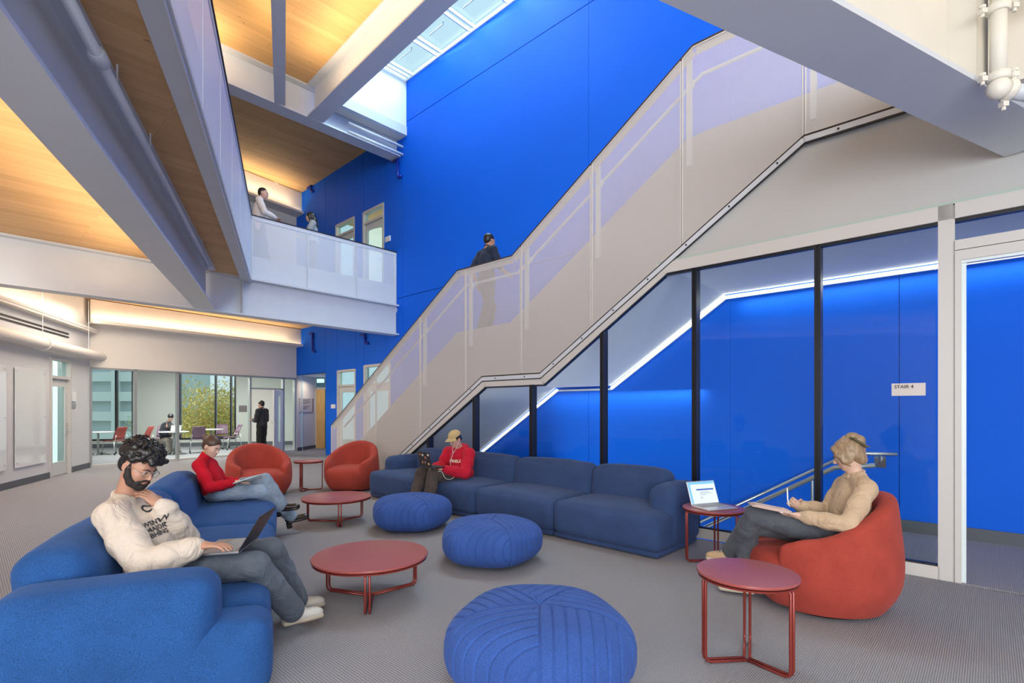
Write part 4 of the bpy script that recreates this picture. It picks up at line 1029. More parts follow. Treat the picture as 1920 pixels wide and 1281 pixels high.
# ================================================================ OUTSIDE
def far_building():
    t = tag(empty('parking_building', (-46, 50, -4)), 'pale slatted building seen through the left meeting room window', 'building')  # added solid building standing in for a reflection on the glass
    mb = MB(); mb.box((0, 3, 6), (26, 6, 18)); mb.build('wall', mat('far_wall', (.62, .68, .70), rough=.8), t)
    for i in range(9):
        mb = MB(); mb.box((0, -.4, -1 + i * 1.9), (26, .8, .9)); mb.build('floor_band', mat('far_band%d' % i, (.80, .84, .84), rough=.8) if i == 0 else bpy.data.materials['far_band0'], t)
    for i in range(7):
        mb = MB(); mb.box((-12 + i * 4, -.9, 6), (.5, .5, 18)); mb.build('column', bpy.data.materials['far_band0'], t)
far_building()
def tree(x, y, z0, h, r, cols, label, seed, n=2600):
    rs = np.random.default_rng(seed)
    t = tag(empty('tree', (x, y, z0)), label, 'tree', None)
    mb = MB(); mb.tube([(0, 0, 0), (.1, 0, h * .3), (-.1, .1, h * .55), (.1, 0, h * .8)], [.22, .18, .12, .05], 8)
    for i in range(14):
        a = rs.uniform(0, 2 * PI); zb_ = h * rs.uniform(.3, .7); L = r * rs.uniform(.5, .9)
        mb.tube([(0, 0, zb_), (L * .5 * math.cos(a), L * .5 * math.sin(a), zb_ + L * .35), (L * math.cos(a), L * math.sin(a), zb_ + L * .75)], [.07, .045, .015], 5)
    mb.build('trunk', mat('bark' + str(seed), (.10, .075, .06), rough=.9), t)
    cen = []
    for i in range(16):
        a = rs.uniform(0, 2 * PI); q = rs.uniform(.1, .75) * r; cen.append((q * math.cos(a), q * math.sin(a), h * rs.uniform(.45, .92), r * rs.uniform(.28, .5)))
    for ci, c in enumerate(cols):
        V = []; fs = []; m = n // len(cols)
        for k in range(m):
            cx, cy, cz, cr_ = cen[rs.integers(len(cen))]
            d = rs.normal(size=3); d /= np.linalg.norm(d); p = np.array([cx, cy, cz]) + d * cr_ * rs.uniform(.5, 1.05)
            u_ = rs.normal(size=3); u_ /= np.linalg.norm(u_); w_ = np.cross(u_, d); w_ /= np.linalg.norm(w_) + 1e-9; s = rs.uniform(.035, .085)
            b = len(V); V += [p - u_ * s, p + w_ * s * .6, p + u_ * s, p - w_ * s * .6]; fs.append((b, b + 1, b + 2, b + 3))
        mb = MB(); mb.add(V, fs); o = mb.build('foliage', mat('leaf%d_%d' % (seed, ci), c, rough=.7), t); o['kind'] = 'stuff'
tree(-15.0, 27.0, -4.6, 7.0, 3.2, [(.80, .58, .14), (.68, .50, .12), (.52, .50, .16)], 'yellow autumn tree outside the meeting room window', 3, 16000)
tree(-16.4, 35.0, -4.6, 6.4, 2.8, [(.34, .48, .20), (.48, .54, .22)], 'green tree right of the yellow autumn tree', 5, 9000)
tree(-22.5, 34.0, -4.6, 6.2, 2.8, [(.26, .32, .12), (.45, .38, .12)], 'green yellow tree left of the yellow autumn tree', 9, 8000)
mb = MB(); mb.box((-25, 60, -4.8), (110, 80, .3)); struct(mb.build('ground_outside', mat('lawn', (.22, .26, .14), rough=.9)))

# ================================================================ FURNITURE
def part_from(V, fs, name, m, parent, loc=(0, 0, 0), R=None, smooth=True):
    V = np.asarray(V, float)
    if R is not None: V = V @ np.asarray(R).T
    mb = MB(); mb.add(V + np.asarray(loc, float), fs); return mb.build(name, m, parent, smooth=smooth)
def Rz(a): return np.array([[math.cos(a), -math.sin(a), 0], [math.sin(a), math.cos(a), 0], [0, 0, 1]])
def Rx(a): return np.array([[1, 0, 0], [0, math.cos(a), -math.sin(a)], [0, math.sin(a), math.cos(a)]])
def Ry(a): return np.array([[math.cos(a), 0, math.sin(a)], [0, 1, 0], [-math.sin(a), 0, math.cos(a)]])

# sofas. local frame: x along the sofa, y towards its back, front at y=0
def sofa(name, label, origin, ang, seats, seat_d, arms, backs, m, H_seat=.43, H_back=.79, depth=.98, seed=0):
    e = tag(empty(name, origin, ang), label, 'sofa')
    rs = np.random.default_rng(seed)
    for i, (a, b) in enumerate(seats):
        V, fs = puffy((b - a - .008, depth - .04, H_seat - .045), .085, (.006, .012, .03), 18, wrinkle=.004, seed=seed + i)
        s = part_from(V, fs, 'seat', m, e, ((a + b) / 2, depth / 2 - .02, .05))
        mb = MB(); mb.box(((a + b) / 2, depth / 2, .04), (b - a - .03, depth - .06, .05)); mb.build('base', m, e, bevel=.012)
    for i, (a, b, y0, th, lean) in enumerate(backs):
        V, fs = puffy((b - a - .006, th, H_back - .06), .115, (.008, .03, .03), 18, wrinkle=.005, seed=seed + 10 + i)
        V[:, 1] += -(V[:, 2] - .1) * math.tan(lean) * -1
        part_from(V, fs, 'backrest', m, e, ((a + b) / 2, y0 + th / 2, .05))
    for i, (a, b, y0, y1, h) in enumerate(arms):
        V, fs = puffy((b - a, y1 - y0, h - .05), .10, (.02, .012, .022), 18, wrinkle=.004, seed=seed + 20 + i)
        part_from(V, fs, 'armrest', m, e, ((a + b) / 2, (y0 + y1) / 2, .045))
    return e
# right sofa: origin at the near front corner, x runs to the far left
aR = math.atan2(.688, -.726)                         # x direction angle
# y (towards back) must point to (+.69,+.72): with x=(-.726,.688) the left-hand normal is (-.688,-.726) so mirror by using origin at far end
oR = np.array([1.42, 5.0]); xd = np.array([-.726, .688])
far = oR + xd * 5.32; angR = math.atan2(-xd[1], -xd[0])
sofa('sofa', 'long slate blue modular sofa with four seats in front of the stair glass', (far[0], far[1], 0), angR,
     [(0, 1.33), (1.33, 2.66), (2.66, 3.99), (3.99, 5.32)], .98,
     [(.0, .30, .30, .99, .665), (5.04, 5.34, .30, .99, .685)],
     [(.30, 1.30, .70, .30, .10), (1.30, 2.66, .70, .30, .10), (2.66, 3.99, .70, .30, .10), (3.99, 5.04, .70, .30, .10)], M['sofa2'], seed=1)
# left sofa: seat faces right. x runs from far end to near end so that y points left/back
eL = np.array([-.408, .913]); nL = np.array([-.913, -.408]); oL = np.array([-1.36, 2.85]); Lq = 3.95
# local x direction must satisfy  y = rot90(x): rot90(eL)=(-.913,-.408)=nL  -> x = eL, origin near end
sofa('sofa', 'bright blue modular sofa in the left foreground under the seated man and woman', (oL[0], oL[1], 0), math.atan2(eL[1], eL[0]),
     [(-.02, 1.12), (1.12, 2.18), (2.18, 3.95)], .98,
     [(-.33, .02, .22, 1.10, .675), (3.66, 3.96, .30, .99, .62)],
     [(.0, 1.14, .72, .34, .12), (1.14, 2.18, .72, .30, .12), (2.18, 3.66, .72, .30, .12)], M['sofa'], H_back=.80, seed=40)
mbx, fx = puffy((.33, .98, .385), .085, (.006, .012, .02), 16)
sf = [o for o in bpy.data.objects if o.name.startswith('sofa') and o.type == 'EMPTY'][-1]
part_from(mbx, fx, 'seat', M['sofa'], sf, (-.165, .47, .05))

# poufs: five panels with stitched channels
def pouf_mesh():
    nu, nv = 600, 150; Rm, H = .505, .415
    V = []; 
    for i in range(nu):
        th = 2 * PI * i / nu
        sec = (th % (2 * PI / 5)); k5 = sec - PI / 5
        pent = 1.0 + .032 * math.cos(5 * (th))            # soft pentagon, corners on seams
        for j in range(nv):
            q = j / (nv - 1) * PI                           # 0 top centre, pi bottom centre
            e1_ = .62
            cx = math.copysign(abs(math.sin(q)) ** .56, math.sin(q)); cz = math.copysign(abs(math.cos(q)) ** .80, math.cos(q))
            r = Rm * cx * (1 + (pent - 1) * min(1, cx * 1.2)); z = H / 2 * cz
            top = max(0, cz)
            if cz > 0: z -= .012 * (1 - cx)                 # slight dip in the centre
            # groove coordinate: distance perpendicular to the sector's first seam
            x = r * math.cos(sec); y_ = r * math.sin(sec)
            if j < nv * .02: g = 0
            p = y_; arc = p + .0
            sp_ = .066
            w = (p % sp_) / sp_; d = min(w, 1 - w) * sp_
            g = .011 * math.exp(-(d / .0045) ** 2)
            ds = min(sec, 2 * PI / 5 - sec) * r; g2 = .013 * math.exp(-(ds / .0055) ** 2)
            gg = max(g * (1 if r > .03 else 0), g2) 
            if q > PI * .86: gg *= max(0, 1 - (q - PI * .86) / .2)
            nx = math.sin(q); nz = math.cos(q)
            V.append(((r - gg * nx) * math.cos(th), (r - gg * nx) * math.sin(th), z + H / 2 - gg * nz))
    fs = []
    for i in range(nu):
        for j in range(nv - 1):
            a = i * nv + j; b = ((i + 1) % nu) * nv + j; fs.append((a, a + 1, b + 1, b))
    return V, fs
PV, PF = pouf_mesh()
mb = MB(); mb.add(PV, PF); pf = mb.build('pouf', M['pouf'], smooth=True)
def pouf_at(o, x, y, rz, s, label): o.location = (x, y, 0); o.rotation_euler = (0, 0, rz); o.scale = (s, s, 1); tag(o, label, 'pouf', 'blue stitched poufs between the sofas')
pouf_at(pf, .150, 2.80, -1.62, 1.0, 'largest blue stitched pouf in the foreground'); pf.scale = (1.0, 1.0, 1.08)
p2 = pf.copy(); COL.objects.link(p2); pouf_at(p2, -.205, 5.05, .1, .98, 'middle blue stitched pouf in front of the long sofa')
p3 = pf.copy(); COL.objects.link(p3); pouf_at(p3, -1.255, 6.42, .3, .97, 'farthest blue stitched pouf beside the hooded person')

# round tables with bent rod frame
def round_table(name, label, x, y, R, H, a0, rl, group):
    e = tag(empty(name, (x, y, 0)), label, 'table', group)
    mb = MB(); mb.lathe([(0, H - .022), (R - .012, H - .022), (R - .002, H - .016), (R, H - .008), (R - .004, H - .001), (R - .012, H), (0, H)], (0, 0, 0), 72); mb.build('tabletop', M['redtable'], e, autosmooth=35)
    mb = MB(); mb.lathe([(R - .035, H - .036), (R - .008, H - .036), (R - .008, H - .026), (R - .035, H - .026), (R - .035, H - .036)], (0, 0, 0), 72); mb.build('top_ring', M['redmetal'], e, autosmooth=35)
    for k in range(3):
        a = a0 + k * 2 * PI / 3; d = np.array([math.cos(a), math.sin(a), 0]); n = np.array([-d[1], d[0], 0]); r = .0085
        mb = MB()
        for sg in (-1, 1):
            o = n * sg * .016
            def bend(p, q, s_, t_): return p
            pts = [d * (rl - .06) + n * sg * .05 + [0, 0, H - .03], d * (rl - .015) + o + [0, 0, H - .034], d * rl + o + [0, 0, H - .055], d * rl + o + [0, 0, .05], d * (rl - .006) + o + [0, 0, .022], d * (rl - .03) + o + [0, 0, .0105], d * .03 + o + [0, 0, .0105]]
            # rods meet in the centre bending to the neighbour
            d2 = np.array([math.cos(a + sg * 2 * PI / 3), math.sin(a + sg * 2 * PI / 3), 0]); pts[-1] = (d + d2) * .018 + [0, 0, .0105]
            mb.tube(pts, r, 8)
        mb.build('leg', M['redmetal'], e, smooth=True)
    return e
gT = 'round oxide red tables between the seats'
round_table('coffee_table', 'large low round red coffee table beside the man on the left sofa', -1.125, 4.08, .45, .335, math.radians(-78), .405, gT)
round_table('coffee_table', 'farther low round red coffee table near the boots of the seated woman', -2.31, 6.75, .44, .335, math.radians(-66), .40, gT)
round_table('side_table', 'tall round red side table in the right foreground', 1.395, 3.04, .283, .53, math.radians(-55), .262, gT)
round_table('side_table', 'round red side table carrying the open laptop beside the sofa end', 1.965, 5.0, .285, .53, math.radians(-58), .262, gT)
round_table('side_table', 'small red side table between the two farther armchairs', -3.72, 9.35, .26, .54, math.radians(-100), .24, gT)

# tub armchairs. local: front towards +y
def armchair(name, label, x, y, rz, s=1.0):
    e = tag(empty(name, (x, y, 0), rz), label, 'armchair', 'red tub armchairs'); e.scale = (s, s, 1)
    tm = math.radians(142)
    nu, out = 60, []
    def rad(th, z):   # outer radius
        t = min(1, z / .30); base = .365 + (.505 - .365) * math.sin(t * PI / 2) ** .9
        k = 1 + .05 * math.cos(2 * th)
        return base * k - max(0, z - .45) * .10
    def ztop(th):
        a = abs(th) / tm; f = .5 + .5 * math.cos(min(1, a / .92) * PI); f = f ** .95
        return .565 + (.875 - .565) * f - max(0, a - .88) * .5
    V = []; fs = []
    prof_n = 15
    for i in range(nu):
        th = -tm + 2 * tm * i / (nu - 1); zt = ztop(th); a = -PI / 2 + th
        edge = min(1, (tm - abs(th)) / math.radians(12)); edge = math.sqrt(max(.0, 1 - (1 - edge) ** 2))
        thick = .125 * max(.25, edge)
        col = []
        zs = [0.03, .07, .13, .21, .30, .40, .50, .62, .74]
        outer = [(rad(th, .03 + (zt - .04) * q), .03 + (zt - .07) * q) for q in (0, .05, .13, .25, .4, .55, .7, .85, 1)]
        ro, zo = outer[-1]
        cap_ = [(ro - thick * .12, zt - .008), (ro - thick * .5, zt), (ro - thick * .88, zt - .010)]
        lean = .07
        zi = .30
        inner = [(ro - thick - lean * q, (zt - .045) - (zt - .045 - zi) * q) for q in (0, .35, .7, 1)]
        prof_ = outer + cap_ + inner
        for (r, z) in prof_: col.append((r * math.cos(a), r * math.sin(a), z))
        V += col; prof_n = len(col)
    for i in range(nu - 1):
        for j in range(prof_n - 1):
            p = i * prof_n + j; fs.append((p, p + prof_n, p + prof_n + 1, p + 1))
    fs.append(tuple(range(prof_n))[::-1] if False else tuple(range(prof_n))); fs.append(tuple(range((nu - 1) * prof_n, nu * prof_n))[::-1])
    fs = [tuple(reversed(f)) for f in fs]
    o = part_from(V, fs, 'shell', M['red'], e); o.data.polygons[-1].use_smooth = False
    sd = o.modifiers.new('sub', 'SUBSURF'); sd.levels = 1; sd.render_levels = 1
    # seat: fat cushion reaching the front
    nv = 40; V = []; fs = []; rows_ = [(.0, .03), (.30, .03), (.345, .04), (.38, .08), (.415, .16), (.44, .26), (.44, .34), (.425, .39), (.39, .42), (.32, .437), (.2, .445), (.0, .448)]
    for (r, z) in rows_:
        for j in range(nv):
            a = 2 * PI * j / nv; ex = 1 + .10 * max(0, math.sin(a)) ** 2
            sq = 1 / (abs(math.cos(a)) ** 3.2 + abs(math.sin(a)) ** 3.2) ** (1 / 3.2)
            V.append((r * math.cos(a) * sq * .93, r * math.sin(a) * sq * ex * .97 + .045 * (r / .44), z))
    for i in range(len(rows_) - 1):
        for j in range(nv): fs.append((i * nv + j, i * nv + (j + 1) % nv, (i + 1) * nv + (j + 1) % nv, (i + 1) * nv + j))
    o = part_from(V, fs, 'seat_cushion', M['red'], e); sd = o.modifiers.new('sub', 'SUBSURF'); sd.levels = 1; sd.render_levels = 1
    mb = MB(); mb.lathe([(.0, 0), (.31, 0), (.32, .012), (.32, .04), (0, .04)], (0, 0, 0), 40); mb.build('swivel_base', M['black'], e, autosmooth=40)
    return e
armchair('armchair', 'red tub armchair holding the woman with the notebook', 2.37, 3.93, math.radians(78), .99)
armchair('armchair', 'orange red tub armchair left of the long sofa end', -2.95, 9.45, math.radians(174), 1.0)
armchair('armchair', 'red tub armchair directly behind the woman in red', -4.32, 8.75, math.radians(-145), 1.08)

# ---- laptops, tablets, notebook
M['lap'] = mat('laptop_grey', (.30, .30, .31), rough=.35, metal=.7); M['lapd'] = mat('laptop_dark', (.02, .02, .022), rough=.4); M['key'] = mat('keycap', (.04, .04, .045), rough=.5)
M['keyl'] = mat('keycap_grey', (.35, .35, .35), rough=.5); M['silver'] = mat('laptop_silver', (.66, .66, .66), rough=.35, metal=.6)
def laptop(name, label, M3, w, d, hinge_deg, body, keym, screen_m, lid_m, extra=None):
    """M3: 4x4 matrix, local x=width, y=towards hinge, z up, origin at base centre"""
    e = tag(empty(name), label, 'laptop'); e.matrix_world = M3
    mb = MB(); mb.box((0, 0, .008), (w, d, .015)); mb.build('base', body, e, bevel=.004)
    k = MB(); cols_, rows_ = 13, 5; kw = (w - .04) / cols_; kh = d * .45 / rows_
    for r in range(rows_):
        for c in range(cols_): k.box((-w / 2 + .02 + kw * (c + .5), d * .40 - kh * (r + .5), .0165), (kw * .84, kh * .8, .003))
    kk = k.build('keyboard', keym, e); kk['kind'] = 'stuff'
    mb = MB(); mb.box((0, -d * .28, .0157), (w * .34, d * .3, .001)); mb.build('trackpad', body, e)
    a = math.radians(hinge_deg)     # opening angle
    R = Rx(PI - a); c = np.array([0, d / 2 - .004, .015])
    up = np.array([0, -math.cos(a), math.sin(a)]) ; 
    # screen direction from hinge: rotate -y (closed) by angle a  -> (0,-cos a, sin a)
    nrm = np.array([0, -math.sin(a), -math.cos(a)])
    H = d * .98
    def quad(h0, h1, x0, x1, o0, o1):
        P = [c + up * h0 + np.array([x0, 0, 0]), c + up * h0 + np.array([x1, 0, 0]), c + up * h1 + np.array([x1, 0, 0]), c + up * h1 + np.array([x0, 0, 0])]
        return [p + nrm * o0 for p in P], nrm * (o1 - o0)
    mb = MB(); mb.prism(*quad(0, H, -w / 2, w / 2, -.006, .0)); lid = mb.build('lid', lid_m, e, bevel=.003)
    mb = MB(); mb.prism(*quad(.012, H - .008, -w / 2 + .007, w / 2 - .007, .0002, .001)); mb.build('screen', screen_m, e)
    if extra: extra(e, c, up, nrm, w, H)
    return e
def frame_mat(o, x, y):
    x = Vector(x).normalized(); y = Vector(y); z = x.cross(y).normalized(); y = z.cross(x)
    Mx = Matrix((x, y, z)).transposed().to_4x4(); Mx.translation = Vector(o); return Mx
scr = emat('screen_document', (.72, .82, .92), .75)
scr2 = emat('screen_blue', (.10, .16, .26), .8)
def page_extra(e, c, up, nrm, w, H):
    mb = MB()
    def strip(h0, h1, x0, x1, o=.0014):
        P = [c + up * h0 + np.array([x0, 0, 0]), c + up * h0 + np.array([x1, 0, 0]), c + up * h1 + np.array([x1, 0, 0]), c + up * h1 + np.array([x0, 0, 0])]
        mb.prism([p + nrm * o for p in P], nrm * .0004)
    strip(H * .60, H * .66, -w * .22, w * .40)
    mb.build('page_heading', emat('page_blue', (.05, .12, .45), .7), e)
    mb = MB()
    for i, (h, l) in enumerate([(.52, .5), (.46, .62), (.40, .3), (.30, .12), (.26, .1)]): strip(H * h, H * (h + .012), -w * .12, -w * .12 + w * l * .7)
    mb.build('page_text', M['ink'], e)['kind'] = 'stuff'
    mb = MB()
    strip(H * .86, H * .965, -w * .47, w * .47, .0012); strip(H * .06, H * .86, -w * .47, -w * .40, .0012)
    mb.build('page_bar', emat('page_light_blue', (.20, .50, .80), .8), e)
# on the side table
laptop('laptop', 'open silver laptop showing a document on the red side table', frame_mat((1.96, 4.96, .5305), (.93, .36, 0), (-.36, .93, 0)), .345, .24, 110, M['silver'], M['keyl'], scr, M['silver'], page_extra)

# ================================================================ PEOPLE: smooth implicit surfaces -> one continuous mesh
V3 = lambda *a: np.array(a, float)
def unit(v): v = np.asarray(v, float); return v / (np.linalg.norm(v) + 1e-12)
class Field:
    def __init__(s): s.p = []
    def cone(s, a, b, r1, r2, k=.02): s.p.append(('c', np.array(a, float), np.array(b, float), r1, r2, k, 1)); return s
    def chain(s, pts, rs, k=.02):
        for i in range(len(pts) - 1): s.cone(pts[i], pts[i + 1], rs[i], rs[i + 1], k)
        return s
    def ell(s, c, r, R=None, k=.02, sub=False):
        s.p.append(('e', np.array(c, float), np.array(r, float), np.eye(3) if R is None else np.asarray(R, float), 0, k, -1 if sub else 1)); return s
    def box(s, c, h, R=None, rd=.01, k=.01):
        s.p.append(('b', np.array(c, float), np.array(h, float), np.eye(3) if R is None else np.asarray(R, float), rd, k, 1)); return s
    def bounds(s):
        lo, hi = [], []
        for q in s.p:
            if q[6] < 0: continue
            l, h = s.bb(q); lo.append(l); hi.append(h)
        return np.min(lo, 0), np.max(hi, 0)
    def bb(s, q):
        if q[0] == 'c': m = max(q[3], q[4]); return np.minimum(q[1], q[2]) - m, np.maximum(q[1], q[2]) + m
        R = q[3]; e = np.abs(R) @ q[2] + (q[4] if q[0] == 'b' else 0); return q[1] - e, q[1] + e
    def mesh(s, h, noise=None, clip=None):
        lo, hi = s.bounds(); lo = lo - 4 * h; hi = hi + 4 * h
        n = np.ceil((hi - lo) / h).astype(int) + 1
        D = np.full(n, 1.0, np.float32)
        ax = [lo[i] + h * np.arange(n[i]) for i in range(3)]
        for q in s.p:
            l, u = s.bb(q); pad = q[5] * 1.6 + 3 * h
            i0 = np.maximum(np.floor((l - pad - lo) / h).astype(int), 0); i1 = np.minimum(np.ceil((u + pad - lo) / h).astype(int) + 1, n)
            if np.any(i1 <= i0): continue
            X = ax[0][i0[0]:i1[0]][:, None, None]; Y = ax[1][i0[1]:i1[1]][None, :, None]; Z = ax[2][i0[2]:i1[2]][None, None, :]
            if q[0] == 'c':
                a, b = q[1], q[2]; ba = b - a; L2 = ba @ ba + 1e-12
                px, py, pz = X - a[0], Y - a[1], Z - a[2]
                t = np.clip((px * ba[0] + py * ba[1] + pz * ba[2]) / L2, 0, 1)
                d = np.sqrt((px - ba[0] * t) ** 2 + (py - ba[1] * t) ** 2 + (pz - ba[2] * t) ** 2) - (q[3] + (q[4] - q[3]) * t)
            else:
                c, r, R = q[1], q[2], q[3]; px, py, pz = X - c[0], Y - c[1], Z - c[2]
                lx = px * R[0, 0] + py * R[1, 0] + pz * R[2, 0]; ly = px * R[0, 1] + py * R[1, 1] + pz * R[2, 1]; lz = px * R[0, 2] + py * R[1, 2] + pz * R[2, 2]
                if q[0] == 'e':
                    k0 = np.sqrt((lx / r[0]) ** 2 + (ly / r[1]) ** 2 + (lz / r[2]) ** 2); k1 = np.sqrt((lx / r[0] ** 2) ** 2 + (ly / r[1] ** 2) ** 2 + (lz / r[2] ** 2) ** 2) + 1e-9
                    d = k0 * (k0 - 1) / k1
                    d = np.maximum(d, -min(r))
                else:
                    rd = q[4]; dx, dy, dz = np.abs(lx) - r[0] + rd, np.abs(ly) - r[1] + rd, np.abs(lz) - r[2] + rd
                    d = np.sqrt(np.maximum(dx, 0) ** 2 + np.maximum(dy, 0) ** 2 + np.maximum(dz, 0) ** 2) + np.minimum(np.maximum(np.maximum(dx, dy), dz), 0) - rd
            S = D[i0[0]:i1[0], i0[1]:i1[1], i0[2]:i1[2]]; k = max(q[5], 1e-5); d = d.astype(np.float32)
            if q[6] > 0:
                hh = np.maximum(k - np.abs(S - d), 0) / k; S[...] = np.minimum(S, d) - hh * hh * k * .25
            else:
                d = -d; hh = np.maximum(k - np.abs(S - d), 0) / k; S[...] = np.maximum(S, d) + hh * hh * k * .25
        if clip is not None:
            P, N_ = clip
            for p, nn in zip(P, N_):
                d = (ax[0][:, None, None] - p[0]) * nn[0] + (ax[1][None, :, None] - p[1]) * nn[1] + (ax[2][None, None, :] - p[2]) * nn[2]
                D = np.maximum(D, d.astype(np.float32))
        return surface_nets(D, lo, h, noise)
def surface_nets(D, lo, h, noise=None):
    ins = D < 0; nx, ny, nz = D.shape
    c = np.zeros((nx - 1, ny - 1, nz - 1), np.int8)
    for dx in (0, 1):
        for dy in (0, 1):
            for dz in (0, 1): c += ins[dx:nx - 1 + dx, dy:ny - 1 + dy, dz:nz - 1 + dz]
    act = (c > 0) & (c < 8); I = np.argwhere(act); idx = np.full(act.shape, -1, np.int64); idx[act] = np.arange(len(I))
    acc = np.zeros((len(I), 3)); cnt = np.zeros(len(I))
    cor = [(a, b, c_) for a in (0, 1) for b in (0, 1) for c_ in (0, 1)]
    val = {k: D[I[:, 0] + k[0], I[:, 1] + k[1], I[:, 2] + k[2]] for k in cor}
    for i, a in enumerate(cor):
        for b in cor[i + 1:]:
            if sum(abs(x - y) for x, y in zip(a, b)) != 1: continue
            va, vb = val[a], val[b]; m = (va < 0) != (vb < 0)
            t = np.where(m, va / (va - vb + 1e-20), 0)
            p = np.array(a)[None] + t[:, None] * (np.array(b) - np.array(a))[None]
            acc[m] += p[m]; cnt[m] += 1
    V = (I + acc / np.maximum(cnt, 1)[:, None]) * h + lo
    F_ = []
    for ax_ in range(3):
        o1, o2 = [(1, 2), (2, 0), (0, 1)][ax_]
        sl0 = [slice(None)] * 3; sl1 = [slice(None)] * 3; sl0[ax_] = slice(0, D.shape[ax_] - 1); sl1[ax_] = slice(1, D.shape[ax_])
        a = ins[tuple(sl0)]; b = ins[tuple(sl1)]; E_ = np.argwhere(a != b)
        ok = (E_[:, o1] > 0) & (E_[:, o2] > 0) & (E_[:, o1] < D.shape[o1] - 1) & (E_[:, o2] < D.shape[o2] - 1); E_ = E_[ok]
        fl_ = a[E_[:, 0], E_[:, 1], E_[:, 2]]
        def cell(d1, d2):
            q = E_.copy(); q[:, o1] -= d1; q[:, o2] -= d2; return idx[q[:, 0], q[:, 1], q[:, 2]]
        q = np.stack([cell(1, 1), cell(0, 1), cell(0, 0), cell(1, 0)], 1)
        q[~fl_] = q[~fl_][:, ::-1]; F_.append(q)
    F_ = np.vstack(F_)
    # a light laplacian smoothing pass
    for _ in range(2):
        s_ = np.zeros_like(V); c2 = np.zeros(len(V))
        for i in range(4):
            np.add.at(s_, F_[:, i], V[F_[:, (i + 1) % 4]]); np.add.at(c2, F_[:, i], 1)
        V = V * .5 + .5 * s_ / np.maximum(c2, 1)[:, None]
    if noise is not None: V = V + noise(V)
    return V, F_
def field_obj(f, name, m, parent, h, origin, noise=None, clip=None):
    V, Fa = f.mesh(h, noise, clip)
    me = bpy.data.meshes.new(name); V = V - np.asarray(origin)
    me.vertices.add(len(V)); me.vertices.foreach_set('co', V.astype(np.float32).ravel())
    me.loops.add(len(Fa) * 4); me.loops.foreach_set('vertex_index', Fa.astype(np.int32).ravel())
    me.polygons.add(len(Fa)); me.polygons.foreach_set('loop_start', np.arange(0, len(Fa) * 4, 4, dtype=np.int32))
    me.update(calc_edges=True); me.validate()
    me.materials.append(m); me.polygons.foreach_set('use_smooth', [True] * len(me.polygons))
    o = bpy.data.objects.new(name, me); COL.objects.link(o); o.parent = parent
    return o
def folds(amp, freq=28, seed=0, stretch=None):
    rs = np.random.default_rng(seed); K = rs.normal(size=(7, 3)) * freq * .6; ph = rs.uniform(0, 6.28, 7)
    K2 = rs.normal(size=(4, 3)) * 9; ph2 = rs.uniform(0, 6.28, 4)
    def f(V):
        w = sum(np.sin(V @ K2[i] + ph2[i]) for i in range(4)) * .6
        q = sum(np.abs(np.sin(V @ K[i] + ph[i] + w)) for i in range(7)) / 7 - .50
        d = rs.normal(size=3); c = V.mean(0)
        n = V - c; n[:, 2] *= .3; n /= np.linalg.norm(n, axis=1, keepdims=True) + 1e-9
        return n * (q * amp * 2)[:, None]
    return f
def headframe(fwd, up):
    f = unit(fwd); r = unit(np.cross(f, up)); u = np.cross(r, f); return np.array([r, f, u]).T   # columns right, forward, up
def add_head(F, c, R, s=1.0, neck_to=None, female=False, neck_r=.055):
    def P(x, y, z): return c + R @ (np.array([x, y, z]) * s)
    def S(v): return np.array(v) * s
    F.ell(P(0, -.012, .042), S((.074, .092, .082)), R, .02)
    F.ell(P(0, .030, -.015), S((.062, .066, .080)), R, .03)
    F.ell(P(0, .040, -.072), S((.046 if not female else .040, .045, .034)), R, .03)
    F.ell(P(0, .070, -.096), S((.020 if not female else .015, .020, .016)), R, .018)
    for sg in (-1, 1):
        F.ell(P(sg * .036, .058, -.030), S((.022, .024, .022)), R, .02)
        F.cone(P(sg * .012, .090, .022), P(sg * .042, .078, .022), .0085 * s, .008 * s, .012)
        F.ell(P(sg * .030, .098, .003), S((.015, .013, .010)), R, .010, sub=True)
        F.ell(P(sg * .030, .0795, .002), S((.0135, .0135, .0118)), R, .004)
        F.ell(P(sg * .078, -.008, -.008), S((.008, .019, .031)), R @ Rz(sg * .25), .008)
        F.ell(P(sg * .088, -.004, -.006), S((.006, .009, .016)), R, .004, sub=True)
        F.ell(P(sg * .009, .103, -.031), S((.008, .009, .007)), R, .005)
    F.cone(P(0, .090, .012), P(0, .114, -.024), .0075 * s, .0105 * s, .010)
    F.ell(P(0, .1135, -.027), S((.0105, .0095, .0085)), R, .004)
    F.ell(P(0, .092, -.053), S((.022, .011, .0065)), R, .004)
    F.ell(P(0, .090, -.064), S((.018, .011, .0075)), R, .004)
    if neck_to is not None: F.cone(P(0, -.022, -.055), neck_to, neck_r * s * .90, neck_r * .98, .02)
